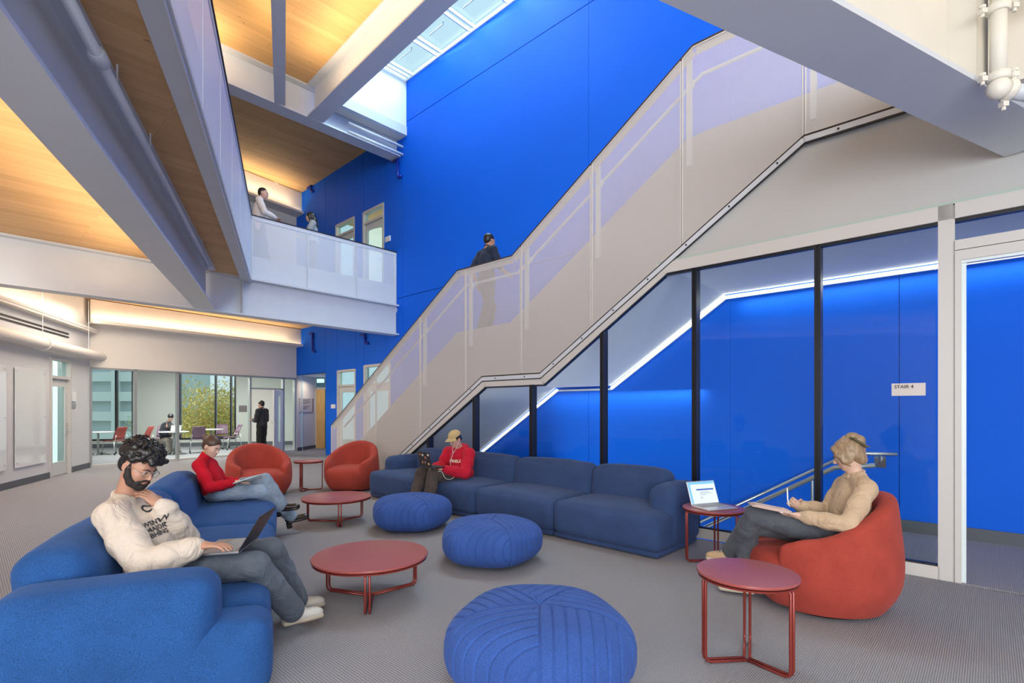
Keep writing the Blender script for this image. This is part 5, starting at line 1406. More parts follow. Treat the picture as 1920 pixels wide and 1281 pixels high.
def add_hand(F, wrist, d, palm_n, side, curl=.5, s=1.0, spread=.08, pinch=False):
    """d: direction of fingers, palm_n: normal pointing out of the palm, side: +1 thumb on +cross side"""
    d = unit(d); n = unit(palm_n - np.dot(palm_n, d) * d); x = unit(np.cross(d, n)) * side
    w = np.array(wrist, float)
    c = w + d * .052 * s
    R = np.array([x, d, n]).T
    F.ell(c, np.array([.041, .050, .016]) * s, R, .010)
    F.cone(w, w + d * .03 * s, .025 * s, .026 * s, .02)
    L = [.042, .046, .043, .034]
    for i in range(4):
        off = (-.030 + i * .0205) * -1 + .0
        base = w + d * .088 * s + x * (.031 - i * .0205) * s
        fd = unit(d + x * (.031 - i * .0205) * spread * 12)
        a = 0; p = base; lens = [L[i], L[i] * .62, L[i] * .5]; r = .0088 * s
        cc = curl * (1 + .12 * i)
        if pinch and i < 2: cc = curl * .8
        prev = p - d * .022 * s
        F.cone(prev, p, .010 * s, r, .006)
        for k, l in enumerate(lens):
            a += cc * (.62 if k == 0 else .95)
            dd = fd * math.cos(a) + n * math.sin(a); q = p + dd * l * s
            F.cone(p, q, r * (1 - .07 * k), r * (1 - .07 * (k + 1)), .003); p = q
    tb = w + d * .022 * s + x * .030 * s + n * .004
    t1 = unit(x * .75 + d * .65 + n * .35); p1 = tb + t1 * .040 * s; t2 = unit(x * .15 + d * .9 + n * (.25 + curl * .5)); p2 = p1 + t2 * .032 * s; p3 = p2 + unit(t2 - x * .35 + n * .1) * .026 * s
    F.cone(w + d * .02 * s, tb, .018 * s, .016 * s, .012); F.cone(tb, p1, .0155 * s, .012 * s, .008); F.cone(p1, p2, .0112 * s, .0102 * s, .003); F.cone(p2, p3, .0102 * s, .0085 * s, .003)
from mathutils.bvhtree import BVHTree
def projected_text(txt, garment, e, centre, xdir, updir, size, m, off=.0035, name='lettering', sep=1.0, start=.4):
    me = garment.data; bvh = BVHTree.FromPolygons([v.co for v in me.vertices], [tuple(p.vertices) for p in me.polygons])
    c = bpy.data.curves.new(name, 'FONT'); c.body = txt; c.size = size; c.align_x = 'CENTER'; c.resolution_u = 2; c.offset = size * .03; c.space_character = sep; c.space_line = .9
    c.materials.append(m); o = curve_to_mesh(c, name)
    x = unit(xdir); u = unit(np.array(updir) - np.dot(updir, x) * x); n = np.cross(x, u); cc = np.array(centre) - np.array(e.location)
    import bmesh
    bm = bmesh.new(); bm.from_mesh(o.data); bmesh.ops.triangulate(bm, faces=bm.faces)
    bmesh.ops.subdivide_edges(bm, edges=[q for q in bm.edges if q.calc_length() > size * .18], cuts=2)
    bm.to_mesh(o.data); bm.free()
    base = [cc + x * v.co.x + u * v.co.y for v in o.data.vertices]; hs = []
    for p in base:
        h_ = bvh.ray_cast(Vector(p + n * start), Vector(-n))[0]; hs.append(np.nan if h_ is None else float(np.dot(np.array(h_) - p, n)))
    md = np.nanmedian(hs); hs = np.clip(np.nan_to_num(np.array(hs), nan=md), md - .06, md + .05)
    for v, p, h_ in zip(o.data.vertices, base, hs): v.co = Vector(p + n * (h_ + off))
    o.parent = e; return o
def lerp(a, b, t): return np.array(a) * (1 - t) + np.array(b) * t

def person(name, label, J, skin, h=.0062, female=False, group=None, top=None, bottom=None, s=1.0, hands=True):
    """J: joints dict in world space"""
    org = J['origin']; e = tag(empty(name, org), label, 'person', group)
    F = Field(); R = headframe(J['face'], J['up'])
    J['R'] = R
    neckb = J['neck']
    add_head(F, J['head'], R, s * J.get('hs', 1.0), neckb, female, J.get('neck_r', .054))
    shw = .052
    F.cone(neckb, lerp(J['shL'], J['shR'], .5), .048, .06, .03)
    sp = J['pelvis']; ch = lerp(lerp(J['shL'], J['shR'], .5), sp, .28); wa = lerp(lerp(J['shL'], J['shR'], .5), sp, .66)
    ax_ = unit(np.array(J['shR']) - np.array(J['shL'])); upv = unit(lerp(J['shL'], J['shR'], .5) - sp); fw = unit(np.cross(upv, ax_)); RT = np.array([ax_, fw, upv]).T
    F.ell(ch, (.125 * s, .080 * s, .15 * s), RT, .04); F.ell(wa, (.105 * s, .075 * s, .14 * s), RT, .04); F.ell(sp, (.13 * s, .082 * s, .09 * s), RT, .04)
    for q in 'LR':
        sh, el, wr = J['sh' + q], J['el' + q], J['wr' + q]
        F.cone(lerp(lerp(neckb, sh, .35), sp, .08), lerp(sh, sp, .04), .036, .040, .03)
        F.chain([sh, lerp(sh, el, .5), el], [.040 * s, .036 * s, .030 * s], .02); F.chain([el, lerp(el, wr, .35), lerp(el, wr, .85), wr], [.030 * s, .031 * s, .0245 * s, .0235 * s], .01) if J.get('sleeves', 1) else F.chain([el, lerp(el, wr, .35), wr], [.037 * s, .037 * s, .0245 * s], .015)
        if hands: add_hand(F, wr, J['hd' + q], J['hn' + q], J.get('hs' + q, 1), J.get('curl' + q, .5), s * J.get('handscale', 1.0))
        hp, kn, an = J['hp' + q], J['kn' + q], J['an' + q]
        F.chain([hp, lerp(hp, kn, .5), kn], [.070 * s, .060 * s, .045 * s], .03); F.chain([kn, lerp(kn, an, .35), an], [.045 * s, .044 * s, .032 * s], .03)
        F.cone(an, an + unit(J['toe' + q] - an) * .05 - V3(0, 0, .02), .030, .026, .02)
    body = field_obj(F, 'body', skin, e, h, org)
    return e, RT
def garment_top(e, J, RT, m, h, name, s=1.0, fit=.018, loose=.0, sleeve=1.0, hem=.0, neck_clip=.03, noise=None, collar=None, bulk=1.0, cuff=True):
    F = Field(); sp = J['pelvis']; sc = lerp(J['shL'], J['shR'], .5); ch = lerp(sc, sp, .30); wa = lerp(sc, sp, .62); lo_ = lerp(sc, sp, .92 + hem)
    b = bulk
    F.ell(ch, ((.152 + fit) * s, (.105 + fit * b) * s, (.185) * s), RT, .05); F.ell(wa, ((.13 + fit + loose) * s, (.10 + fit * b + loose * .8) * s, .17 * s), RT, .05); F.ell(lo_, ((.150 + fit + loose * .5) * s, (.112 + fit * b + loose * .3) * s, .10 * s), RT, .05)
    for q in 'LR':
        sh, el, wr = J['sh' + q], J['el' + q], J['wr' + q]; g = fit
        F.cone(lerp(J['neck'], sh, .25) - np.array([0, 0, .01]), sh, .052 + g * .5, .054 + g, .04)
        w2 = lerp(el, wr, sleeve if sleeve <= 1 else 1)
        F.chain([sh, lerp(sh, el, .5), el], [(.056 + g) * s, (.050 + g + loose * .35) * s, (.044 + g + loose * .25) * s], .03)
        if sleeve > 0: F.chain([el, lerp(el, w2, .45), lerp(el, w2, .86), w2], [(.044 + g + loose * .25) * s, (.043 + g + loose * .3) * s, (.037 + g * .8 + loose * .15) * s, (.030 + g * .35) * s], .02)
    if collar:
        cd_ = unit(J['head'] - J['neck']); c0 = J['neck'] - cd_ * .02
        F.cone(c0, c0 + cd_ * collar[0], collar[1], collar[1] * .92, .02)
    up = unit(J['head'] - J['neck'])
    clip = None
    if not collar:
        # neckline: keep below a plane through the neck base
        F.ell(J['neck'] + up * (neck_clip + .060), (.066, .066, .060), RT, .012, sub=True); nb_ = J['neck'] + up * (neck_clip + .004)
        nr = .060 * s; a1 = unit(np.cross(up, RT[:, 1])); a2 = np.cross(up, a1) 
        rg = [nb_ + (a1 * math.cos(t) + a2 * math.sin(t)) * nr for t in np.linspace(0, 2 * PI, 17)]
        for p_, q_ in zip(rg[:-1], rg[1:]): F.cone(p_, q_, .0105, .0105, .010)
    return field_obj(F, name, m, e, h, np.array(e.location), noise=noise, clip=clip)
def garment_bottom(e, J, m, h, name='trousers', s=1.0, fit=.012, wide=.0, noise=None, end=.97, RT=None):
    F = Field(); F.ell(J['pelvis'], ((.152 + fit) * s, (.112 + fit) * s, (.10 + fit) * s), RT, .04)
    for q in 'LR':
        hp, kn, an = J['hp' + q], J['kn' + q], lerp(J['kn' + q], J['an' + q], end)
        F.cone(J['pelvis'], hp, .11 * s, (.090 + fit) * s, .03)
        F.chain([hp, lerp(hp, kn, .5), kn], [(.088 + fit) * s, (.077 + fit + wide * .3) * s, (.060 + fit + wide * .4) * s], .022); F.chain([kn, lerp(kn, an, .4), an], [(.060 + fit + wide * .4) * s, (.056 + fit + wide * .6) * s, (.046 + fit + wide) * s], .022)
    up_l = []
    o = field_obj(F, name, m, e, h, np.array(e.location), noise=noise)
    return o
def shoe(e, an, toe, m_up, m_sole, h=.006, L=.27, up=(0, 0, 1), name='shoe', heel=0.0, lace=None, ankle=.0, w=.047):
    an = np.array(an, float); d = unit(np.array(toe) - an); upv = np.array(up, float); d = unit(d - np.dot(d, upv) * upv) if heel == 0 else d
    x = unit(np.cross(d, upv)); u = np.cross(x, d); R = np.array([x, d, u]).T
    b = an - u * .075 - d * .07; org = np.array(e.location)
    F = Field(); F.ell(b + d * .075 + u * .045, (w * .86, .075, .05), R, .02); F.ell(b + d * .17 + u * .032, (w, .085, .036), R, .03); F.ell(b + d * .225 + u * .028, (w * .95, .05, .030), R, .02)
    F.cone(b + d * .05 + u * .04, b + d * .06 + u * (.085 + ankle), .042, .041 + .0, .02)
    o = field_obj(F, name, m_up, e, h, org, clip=([b + u * (.084 + ankle)], [u]))
    if m_sole is not None:
        F = Field(); F.box(b + d * .135 + u * .008, (w * .9, L * .49, .015), R, .014, .01); F.ell(b + d * .19 + u * .008, (w * 1.05, .085, .015), R, .02)
        if heel: F.box(b + d * .035 - u * heel * .5, (.030, .030, heel * .5 + .01), R, .006, .006)
        field_obj(F, 'sole', m_sole, o, h, org)
    if lace is not None:
        mb = MB()
        for k in range(5):
            q = b + d * (.10 + .025 * k) + u * (.086 - .007 * k + .004); mb.tube([q - x * .022, q + u * .004, q + x * .022 + d * .012], .0026, 6)
        q = b + d * .10 + u * .092; mb.tube([q, q + x * .03 + u * .012, q + x * .035 + d * .02 - u * .008, q + x * .008], .0024, 6); mb.tube([q, q - x * .03 + u * .012, q - x * .035 + d * .02 - u * .008, q - x * .008], .0024, 6)
        mb.v = [v - org for v in mb.v]; mb.build('lace', lace, o, smooth=True)
    return o
def face_bits(e, J, iris=(.10, .05, .03), brow=(.02, .015, .012), lips=None, glasses=None, s=1.0, closed=True):
    R = J['R']; c = np.array(J['head']); s = s * J.get('hs', 1.0); org = np.array(e.location)
    def P(x, y, z): return c + R @ (np.array([x, y, z]) * s) - org
    white = mat('eye_white', (.75, .72, .70), rough=.2); ir = mat('iris', iris, rough=.15); br = mat('eyebrow', brow, rough=.8)
    for sg in (-1, 1):
        mb = MB(); mb.ball(P(sg * .030, .0875, .001), .0078 * s, 14, R); o = mb.build('eye', white, e, smooth=True)
        mb = MB(); mb.ball(P(sg * .030, .0925, -.001), np.array([.0042, .0036, .0042]) * s, 12, R); mb.build('iris', ir, o, smooth=True)
        mb = MB(); mb.tube([P(sg * .018, .0965, .0035), P(sg * .030, .0985, .0062), P(sg * .043, .0905, .002)], .0017 * s, 6); mb.build('eyelashes', br, e, smooth=True)
        mb = MB(); mb.tube([P(sg * .013, .0995, .020), P(sg * .030, .097, .026), P(sg * .047, .083, .019)], [.0032 * s, .0038 * s, .0018 * s], 6); mb.build('eyebrow', br, e, smooth=True)
    if lips is not None:
        lm = mat('lips', lips, rough=.4); mb = MB(); mb.ball(P(0, .0945, -.0535), np.array([.021, .0095, .0050]) * s, 14, R); mb.ball(P(0, .0925, -.0635), np.array([.0175, .0095, .0060]) * s, 14, R); mb.build('lips', lm, e, smooth=True)
    if glasses is not None:
        mb = MB()
        for sg in (-1, 1):
            ring = [P(sg * (.031 + .0245 * math.cos(t)), .108 - .004 * abs(math.cos(t)), .001 + .021 * math.sin(t)) for t in np.linspace(0, 2 * PI, 26)]
            mb.tube(ring, .0014 * s, 6, cap=False); mb.tube([P(sg * .055, .104, .004), P(sg * .080, .05, .006), P(sg * .082, -.005, .004), P(sg * .083, -.02, -.008)], .0015 * s, 6)
        mb.tube([P(-.007, .108, .004), P(0, .110, .007), P(.007, .108, .004)], .0014 * s, 6)
        g = mb.build('glasses', glasses, e, smooth=True)
        mb = MB()
        for sg in (-1, 1): mb.add([P(sg * (.031 + .024 * math.cos(t)), .108, .001 + .0205 * math.sin(t)) for t in np.linspace(0, 2 * PI, 22)[:-1]], [tuple(range(21))])
        mb.build('lens', M['glass'], g)
def hairfield(J, s=1.0): 
    R = J['R']; c = np.array(J['head']); s = s * J.get('hs', 1.0)
    return (lambda x, y, z: c + R @ (np.array([x, y, z]) * s)), R, s

skinA = mat('skin_tan', (.46, .24, .155), rough=.5, noise=(9, .07)); skinB = mat('skin_fair', (.60, .36, .27), rough=.5, noise=(9, .06)); skinC = mat('skin_light', (.62, .40, .30), rough=.5, noise=(9, .06))
for m_ in (skinA, skinB, skinC):
    b_ = [n for n in m_.node_tree.nodes if n.type == 'BSDF_PRINCIPLED'][0]; b_.inputs['Subsurface Weight'].default_value = .12; b_.inputs['Subsurface Radius'].default_value = (.02, .008, .005); b_.inputs['Subsurface Scale'].default_value = .5
hairK = mat('hair_black', (.012, .010, .010), rough=.38, noise=(60, .4, (1, 1, .3)), bump=(110, .5, .004, (1, 1, .25)))
hairBr = mat('hair_brown', (.075, .040, .025), rough=.42, noise=(50, .45, (1, 1, .3)), bump=(110, .5, .004, (1, 1, .25)))
hairBl = mat('hair_dark_blond', (.30, .20, .115), rough=.42, noise=(45, .4, (1, 1, .3)), bump=(110, .5, .004, (1, 1, .25)))
def cloth(name, col, wr=.5, **k):
    m = fabric(name, col, **k); t = m.node_tree; N = t.nodes; L = t.links
    b = [n for n in N if n.type == 'BSDF_PRINCIPLED'][0]; bp = [n for n in N if n.type == 'BUMP'][0]; co = [n for n in N if n.type == 'TEX_COORD'][0]
    nz = N.new('ShaderNodeTexNoise'); nz.inputs['Scale'].default_value = 7; nz.inputs['Detail'].default_value = 3; nz.inputs['Distortion'].default_value = 1.6; L.new(co.outputs['Object'], nz.inputs[0])
    b2 = N.new('ShaderNodeBump'); b2.inputs['Strength'].default_value = wr; b2.inputs['Distance'].default_value = .06; L.new(nz.outputs[0], b2.inputs['Height']); L.new(bp.outputs[0], b2.inputs['Normal']); L.new(b2.outputs[0], b.inputs['Normal'])
    return m
cream = cloth('cream_fleece', (.62, .53, .44), speck=.06, scale=300, bstr=.2, sheen=.2, big=.05)
redknit = fabric('red_knit', (.50, .008, .022), speck=.10, scale=300, bstr=.3, sheen=.1)
redhood = cloth('red_fleece', (.50, .012, .035), speck=.06, scale=300, bstr=.2)
jeansB = cloth('grey_blue_denim', (.11, .13, .16), speck=.25, scale=420, big=.25); jeansL = cloth('light_denim', (.26, .33, .42), speck=.2, scale=420, big=.3)
jeansG = cloth('charcoal_denim', (.085, .092, .108), speck=.25, scale=420, big=.22); cord = cloth('brown_cord', (.075, .060, .055), speck=.25, scale=300, big=.2)
tan = cloth('oat_knit', (.52, .38, .25), speck=.15, scale=350, bstr=.4, big=.06)
leatherK = mat('black_leather', (.012, .009, .009), rough=.25, coat=.3); rubber = mat('cream_rubber', (.50, .42, .32), rough=.6); whitel = mat('white_leather', (.60, .57, .52), rough=.45)

def smooth_path(P_, k=3):
    P_ = [np.array(p) for p in P_]
    for _ in range(k):
        Q_ = [P_[0]]
        for a, b in zip(P_[:-1], P_[1:]): Q_ += [a * .75 + b * .25, a * .25 + b * .75]
        P_ = Q_ + [P_[-1]]
    return P_
# ---------------------------------------------------------------- the man in the cream sweatshirt
J = dict(origin=V3(-2.05, 3.1, .45), head=W(260, 874, 3.04), face=V3(.86, -.22, -.46), up=V3(.46, .02, .90), neck=W(236, 930, 3.06), neck_r=.055,
         shR=W(211, 968, 2.90), shL=W(268, 958, 3.26), pelvis=W(290, 1062, 3.08), elR=W(272, 1062, 2.80), wrR=W(372, 1024, 2.93), elL=W(346, 1012, 3.26), wrL=W(301, 949, 3.08),
         hpR=W(308, 1072, 2.99), hpL=W(318, 1056, 3.20), knR=W(478, 1060, 3.12), knL=W(508, 1032, 3.42), anR=W(548, 1146, 3.40), anL=W(556, 1126, 3.66),
         toeR=W(612, 1172, 3.55), toeL=W(606, 1148, 3.80), hdR=V3(.96, .15, .03), hnR=V3(0, 0, -1), hsR=1, curlR=.28, hdL=V3(-.66, -.16, .72), hnL=V3(-.55, .25, -.70), hsL=-1, curlL=.5)
e, RT = person('person', 'bearded person with curly black hair and glasses in a cream sweatshirt using a laptop', J, skinA)
face_bits(e, J, lips=(.42, .17, .13), glasses=mat('glasses_wire', (.42, .40, .40), rough=.25, metal=.9))
g_ = garment_top(e, J, RT, cream, .0065, 'sweatshirt', fit=.028, loose=.035, noise=folds(.011, 22, 3), bulk=1.25, hem=.04, neck_clip=-.004)
garment_bottom(e, J, jeansB, .0065, 'jeans', wide=.022, noise=folds(.008, 26, 4), RT=RT)
for q in 'RL': shoe(e, J['an' + q] + V3(0, 0, -.0), J['toe' + q], whitel, rubber, lace=whitel, name='sneaker')
P, R, s = hairfield(J); org = np.array(e.location)
rs = np.random.default_rng(5); F = Field()
F.ell(P(0, -.022, .062), (.084, .098, .078), R, .02); F.ell(P(0, -.062, -.005), (.070, .050, .070), R, .02)
for i in range(230):
    th = rs.uniform(0, 2 * PI); ph = rs.uniform(-.25, 1.0)
    x, y, z = .088 * math.cos(th) * math.sqrt(max(0, 1 - ph * ph * .8)), -.015 + .112 * math.sin(th) * math.sqrt(max(0, 1 - ph * ph * .7)), .062 + .085 * ph
    if y > .05 and z < .065: continue
    if y > .0 and z < .045: continue
    F.ell(P(x, y, z), np.array([1, 1, 1]) * rs.uniform(.011, .021), R, .006)
for i in range(14): F.ell(P(rs.uniform(-.06, .06), .085 + rs.uniform(-.01, .022), .078 + rs.uniform(-.012, .02)), np.array([1, 1, 1]) * rs.uniform(.014, .021), R, .008)
hair = field_obj(F, 'hair', hairK, e, .0048, org)
mb = MB()
for i in range(150):
    th = rs.uniform(0, 2 * PI); ph = rs.uniform(.0, 1.0)
    x, y, z = .092 * math.cos(th) * math.sqrt(max(0, 1 - ph * ph * .8)), -.012 + .118 * math.sin(th) * math.sqrt(max(0, 1 - ph * ph * .7)), .070 + .088 * ph
    if y > .02 and z < .07: continue
    c = P(x, y, z) - org; a1 = unit(rs.normal(size=3)); a2 = unit(np.cross(a1, rs.normal(size=3))); r0 = rs.uniform(.010, .017)
    mb.tube([c + r0 * (a1 * math.cos(t) + a2 * math.sin(t)) + np.cross(a1, a2) * t * .002 for t in np.linspace(0, 5.2, 12)], .0028, 5)
o = mb.build('curls', hairK, hair, smooth=True); o['kind'] = 'stuff'
F = Field()   # beard and moustache
for sg in (-1, 1):
    F.chain([P(sg * .070, .012, .020), P(sg * .070, .014, -.015), P(sg * .062, .026, -.050), P(sg * .045, .048, -.080), P(0, .074, -.102)], [.007, .012, .020, .022, .020], .018)
    F.chain([P(0, .1015, -.043), P(sg * .020, .098, -.048), P(sg * .034, .084, -.064), P(sg * .034, .070, -.086)], [.0045, .0055, .009, .013], .008)
F.ell(P(0, .086, -.082), (.022, .014, .012), R, .008)
F.ell(P(0, .060, -.092), (.044, .040, .022), R, .015)
field_obj(F, 'beard', mat('beard', (.020, .014, .012), rough=.75, bump=(260, .6, .003)), e, .0045, org)
mb = MB(); 
for k in (0, 1): mb.ball(P(.086, .002 + k * .004, -.034 + k * .012) - org, .0035, 10)
mb.build('earring', M['chrome'], e, smooth=True)
# watch on the raised wrist
c = lerp(J['wrL'], J['elL'], .06) - org; ax_ = unit(J['elL'] - J['wrL']); a1 = unit(np.cross(ax_, [0, 0, 1])); a2 = np.cross(ax_, a1)
mb = MB(); mb.tube([c + (a1 * math.cos(t) + a2 * math.sin(t)) * .031 for t in np.linspace(0, 2 * PI, 24)], .006, 8, cap=False); w_ = mb.build('wristwatch', M['lapd'], e, smooth=True)
# print on the chest
fw = RT[:, 1]; chp = lerp(lerp(J['shL'], J['shR'], .5), J['pelvis'], .34)
cc_ = lerp(lerp(J['shL'], J['shR'], .5), J['pelvis'], .45); xd_ = -RT[:, 0]; ud_ = RT[:, 2]
n_ = unit(RT[:, 1] * .85 + RT[:, 0] * .55); u_ = unit(RT[:, 2] + RT[:, 1] * .0); x_ = np.cross(u_, n_); tgt = W(294, 992, 3.02)
projected_text('WSNW\nMAJOR\nBHING', g_, e, tgt + RT[:, 2] * .03, x_, u_, .040, M['ink'], start=.16)
projected_text('O', g_, e, W(276, 962, 3.05), x_, u_, .075, M['ink'], start=.12, name='print_emblem')
# laptop on the lap
xax = V3(-.30, .95, .0); yax = V3(.95, .30, .05); ctr = W(428, 1027, 3.13) + V3(0, 0, .0)
laptop('laptop', 'open dark laptop on the lap of the person in the cream sweatshirt', frame_mat(ctr, V3(.16, -.98, 0), V3(.98, .16, .03)), .34, .235, 122, M['lap'], M['keyl'], scr2, M['lapd'], None)

# ---------------------------------------------------------------- woman in red
J = dict(origin=V3(-3.2, 5.7, .45), head=W(397, 838, 5.62), face=V3(.90, -.22, -.42), up=V3(.42, .03, .9), neck=W(384, 858, 5.66), neck_r=.045,
         shR=W(374, 873, 5.52), shL=W(395, 871, 5.86), pelvis=W(404, 923, 5.72), elR=W(394, 915, 5.44), wrR=W(438, 905, 5.62), elL=W(418, 903, 5.92), wrL=W(446, 903, 5.82),
         hpR=W(410, 924, 5.62), hpL=W(414, 922, 5.82), knR=W(487, 922, 5.78), knL=W(497, 900, 5.90), anR=W(545, 968, 6.12), anL=W(527, 946, 5.98),
         toeR=W(583, 958, 6.25), toeL=W(572, 940, 6.05), hdR=V3(.96, .12, .12), hnR=V3(0, 0, -1), curlR=.3, hdL=V3(.95, .1, .05), hnL=V3(0, 0, -1), hsL=-1, curlL=.3)
e, RT = person('person', 'person in red roll neck jumper and light jeans reading a tablet on the left sofa', J, skinC, h=.0075, female=True, s=.93)
face_bits(e, J, lips=(.50, .20, .18), s=.93); 
garment_top(e, J, RT, redknit, .0075, 'roll_neck_jumper', s=.93, fit=.012, loose=.008, noise=folds(.005, 26, 8), collar=(.072, .058), hem=-.02)
garment_bottom(e, J, jeansL, .0075, 'jeans', s=.93, wide=.018, noise=folds(.006, 26, 9), end=1.0, RT=RT)
for q in 'RL':
    o = shoe(e, J['an' + q] + V3(0, 0, .0), J['toe' + q] , leatherK, leatherK, h=.007, name='ankle_boot', heel=.055, ankle=.075, L=.24, w=.044, up=V3(-.15, 0, 1))
P, R, s = hairfield(J, .93); org = np.array(e.location)
F = Field(); F.ell(P(0, -.020, .050), (.080, .094, .080), R, .02); F.ell(P(0, -.060, .0), (.066, .048, .065), R, .02)
F.ell(P(0, -.118, .050), (.040, .036, .038), R, .012); F.ell(P(.012, -.142, .065), (.020, .02, .02), R, .008); F.ell(P(-.014, -.135, .03), (.022, .02, .02), R, .008); F.ell(P(.0, -.13, .085), (.022, .02, .018), R, .008)
F.ell(P(0, .125, -.03), (.074, .068, .105), R, .01, sub=True)
field_obj(F, 'hair', hairBr, e, .006, org, noise=folds(.0025, 70, 2))
mb = MB(); c = P(.080, .004, -.055) - org; mb.tube([c + R @ V3(0, .017 * math.cos(t), .017 * math.sin(t)) for t in np.linspace(0, 2 * PI, 20)], .0028, 6, cap=False); mb.build('hoop_earring', mat('gold', (.8, .55, .2), rough=.25, metal=1), e, smooth=True)
tb = tag(empty('tablet', W(463, 899, 5.66)), 'thin white tablet with a teal back held on the lap of the person in red', 'tablet')
mb = MB(); RR = frame_mat((0, 0, 0), V3(.93, .10, .30), V3(-.1, .95, .0)).to_3x3(); RR = np.array(RR)
mb.box((0, 0, 0), (.25, .17, .008), RR); mb.build('case', mat('teal_case', (.10, .30, .36), rough=.5), tb, bevel=.003); mb = MB(); mb.box(RR @ V3(0, 0, .005), (.24, .16, .003), RR); mb.build('screen', emat('tablet_screen', (.80, .86, .88), .75), tb)

# ---------------------------------------------------------------- person in the red hoodie
J = dict(origin=V3(-.8, 7.7, .45), head=W(854, 824, 7.68), face=V3(-.62, -.66, -.42), up=V3(-.30, -.28, .91), neck=W(862, 841, 7.78), neck_r=.05,
         shL=W(880, 851, 7.62), shR=W(841, 848, 7.96), pelvis=W(868, 894, 7.78), elL=W(872, 888, 7.42), wrL=W(832, 880, 7.36), elR=W(829, 876, 7.86), wrR=W(815, 876, 7.58),
         hpL=W(866, 897, 7.68), hpR=W(850, 893, 7.86), knL=W(812, 891, 7.28), knR=W(790, 888, 7.44), anL=W(803, 946, 7.12), anR=W(776, 942, 7.28),
         toeL=W(793, 955, 6.98), toeR=W(766, 950, 7.14), hdL=V3(-.95, -.1, -.05), hnL=V3(0, 0, -1), hsL=-1, curlL=.35, hdR=V3(-.6, -.75, -.1), hnR=V3(0, 0, -1), curlR=.35)
e, RT = person('person', 'person in tan cap and red hoodie typing on a stickered laptop, long sofa', J, skinB, h=.008)
face_bits(e, J, lips=(.55, .24, .21), glasses=mat('glasses_wire_thin', (.5, .5, .5), rough=.25, metal=.9))
g_ = garment_top(e, J, RT, redhood, .008, 'hoodie', fit=.028, loose=.03, noise=folds(.010, 22, 13), bulk=1.2, neck_clip=.0)
garment_bottom(e, J, cord, .008, 'trousers', wide=.03, noise=folds(.007, 24, 14), RT=RT)
for q in 'RL': shoe(e, J['an' + q], J['toe' + q], leatherK, rubber, h=.009)
P, R, s = hairfield(J); org = np.array(e.location)
F = Field(); nb = J['neck']; back_ = -RT[:, 1]
ringp = [nb + RT @ V3(.088 * math.cos(t), .078 * math.sin(t) - .012, .006 - .030 * math.sin(t)) for t in np.linspace(0, 2 * PI, 15)]
for a, b in zip(ringp[:-1], ringp[1:]): F.cone(a, b, .024, .024, .015)
F.ell(nb + RT @ V3(0, -.095, -.03), (.10, .05, .075), RT, .03)
field_obj(F, 'hood', redhood, e, .008, org, noise=folds(.004, 22, 5))
F = Field(); F.ell(P(0, -.015, .035), (.081, .095, .078), R, .02); F.ell(P(0, -.050, -.01), (.070, .052, .055), R, .02)
for i in range(9): F.ell(P(-.05 + i * .0125, .083 + .006 * math.sin(i * 2), .045 - .006 * (i % 2)), (.013, .012, .016), R, .006)
F.ell(P(0, .125, -.045), (.080, .075, .085), R, .008, sub=True)
field_obj(F, 'hair', hairK, e, .006, org)
capm = fabric('tan_cap', (.52, .38, .19), speck=.1, scale=300, big=.05)
F = Field(); F.ell(P(0, -.008, .052), (.092, .108, .092), R, .01)
cap_ = field_obj(F, 'cap', capm, e, .006, org, clip=([P(0, 0, .050)], [-(R @ V3(0, .10, 1))]))
V = []; fs = []
for i in range(15):
    a = -1.05 + 2.1 * i / 14
    for j in range(5):
        q = j / 4; r = .098 + .072 * q * math.cos(a * .85); V.append(P(.9 * r * math.sin(a), r * math.cos(a) * 1.02 - .004, .060 - .020 * q - .030 * (math.sin(a)) ** 2 * (.4 + q)) - org)
for i in range(14):
    for j in range(4): fs.append((i * 5 + j, i * 5 + j + 1, i * 5 + j + 6, i * 5 + j + 5))
mb = MB(); mb.add(V, fs); o = mb.build('cap_brim', capm, cap_, smooth=True); so_ = o.modifiers.new('t', 'SOLIDIFY'); so_.thickness = .005
mb = MB(); mb.ball(P(0, -.008, .145) - org, .007, 10); mb.build('cap_button', capm, cap_, smooth=True)
# college name across the chest, bent around the torso, plus earphone cord
white_ink = mat('print_cream', (.80, .72, .58), rough=.8)
cc_ = lerp(lerp(J['shL'], J['shR'], .5), J['pelvis'], .32); projected_text('CORNELL', g_, e, cc_ + RT @ V3(-.02, 0, 0), -RT[:, 0], RT[:, 2], .058, white_ink, sep=1.02, start=.26)
mb = MB()
ea = P(-.084, .0, -.02) - org; eb = P(.084, .0, -.02) - org; ce = nb + RT @ V3(0, .15, -.06) - org
c2 = lerp(lerp(J['shL'], J['shR'], .5), J['pelvis'], .55) + RT @ V3(0, .20, 0) - org; c3 = lerp(J['knL'], J['hpL'], .6) + V3(0, -.11, .06) - org; c4 = W(812, 874, 7.30) - org
mb.tube([ea, lerp(ea, ce, .5) + V3(0, 0, -.02), ce], .0035, 5); mb.tube([eb, lerp(eb, ce, .5) + V3(0, 0, -.02), ce], .0035, 5); mb.tube([ce, lerp(ce, c2, .5) + RT @ V3(0, .03, 0), c2], .0035, 5); q1_ = W(829, 884, 7.28) - org; q2_ = W(834, 898, 7.30) - org; q3_ = W(846, 900, 7.34) - org; q4_ = W(857, 889, 7.36) - org; mb.tube(smooth_path([W(822, 884, 7.26) - org, q1_, q2_, q3_, q4_]), .0035, 6)
mb.build('earphone_cord', M['white'], e, smooth=True)
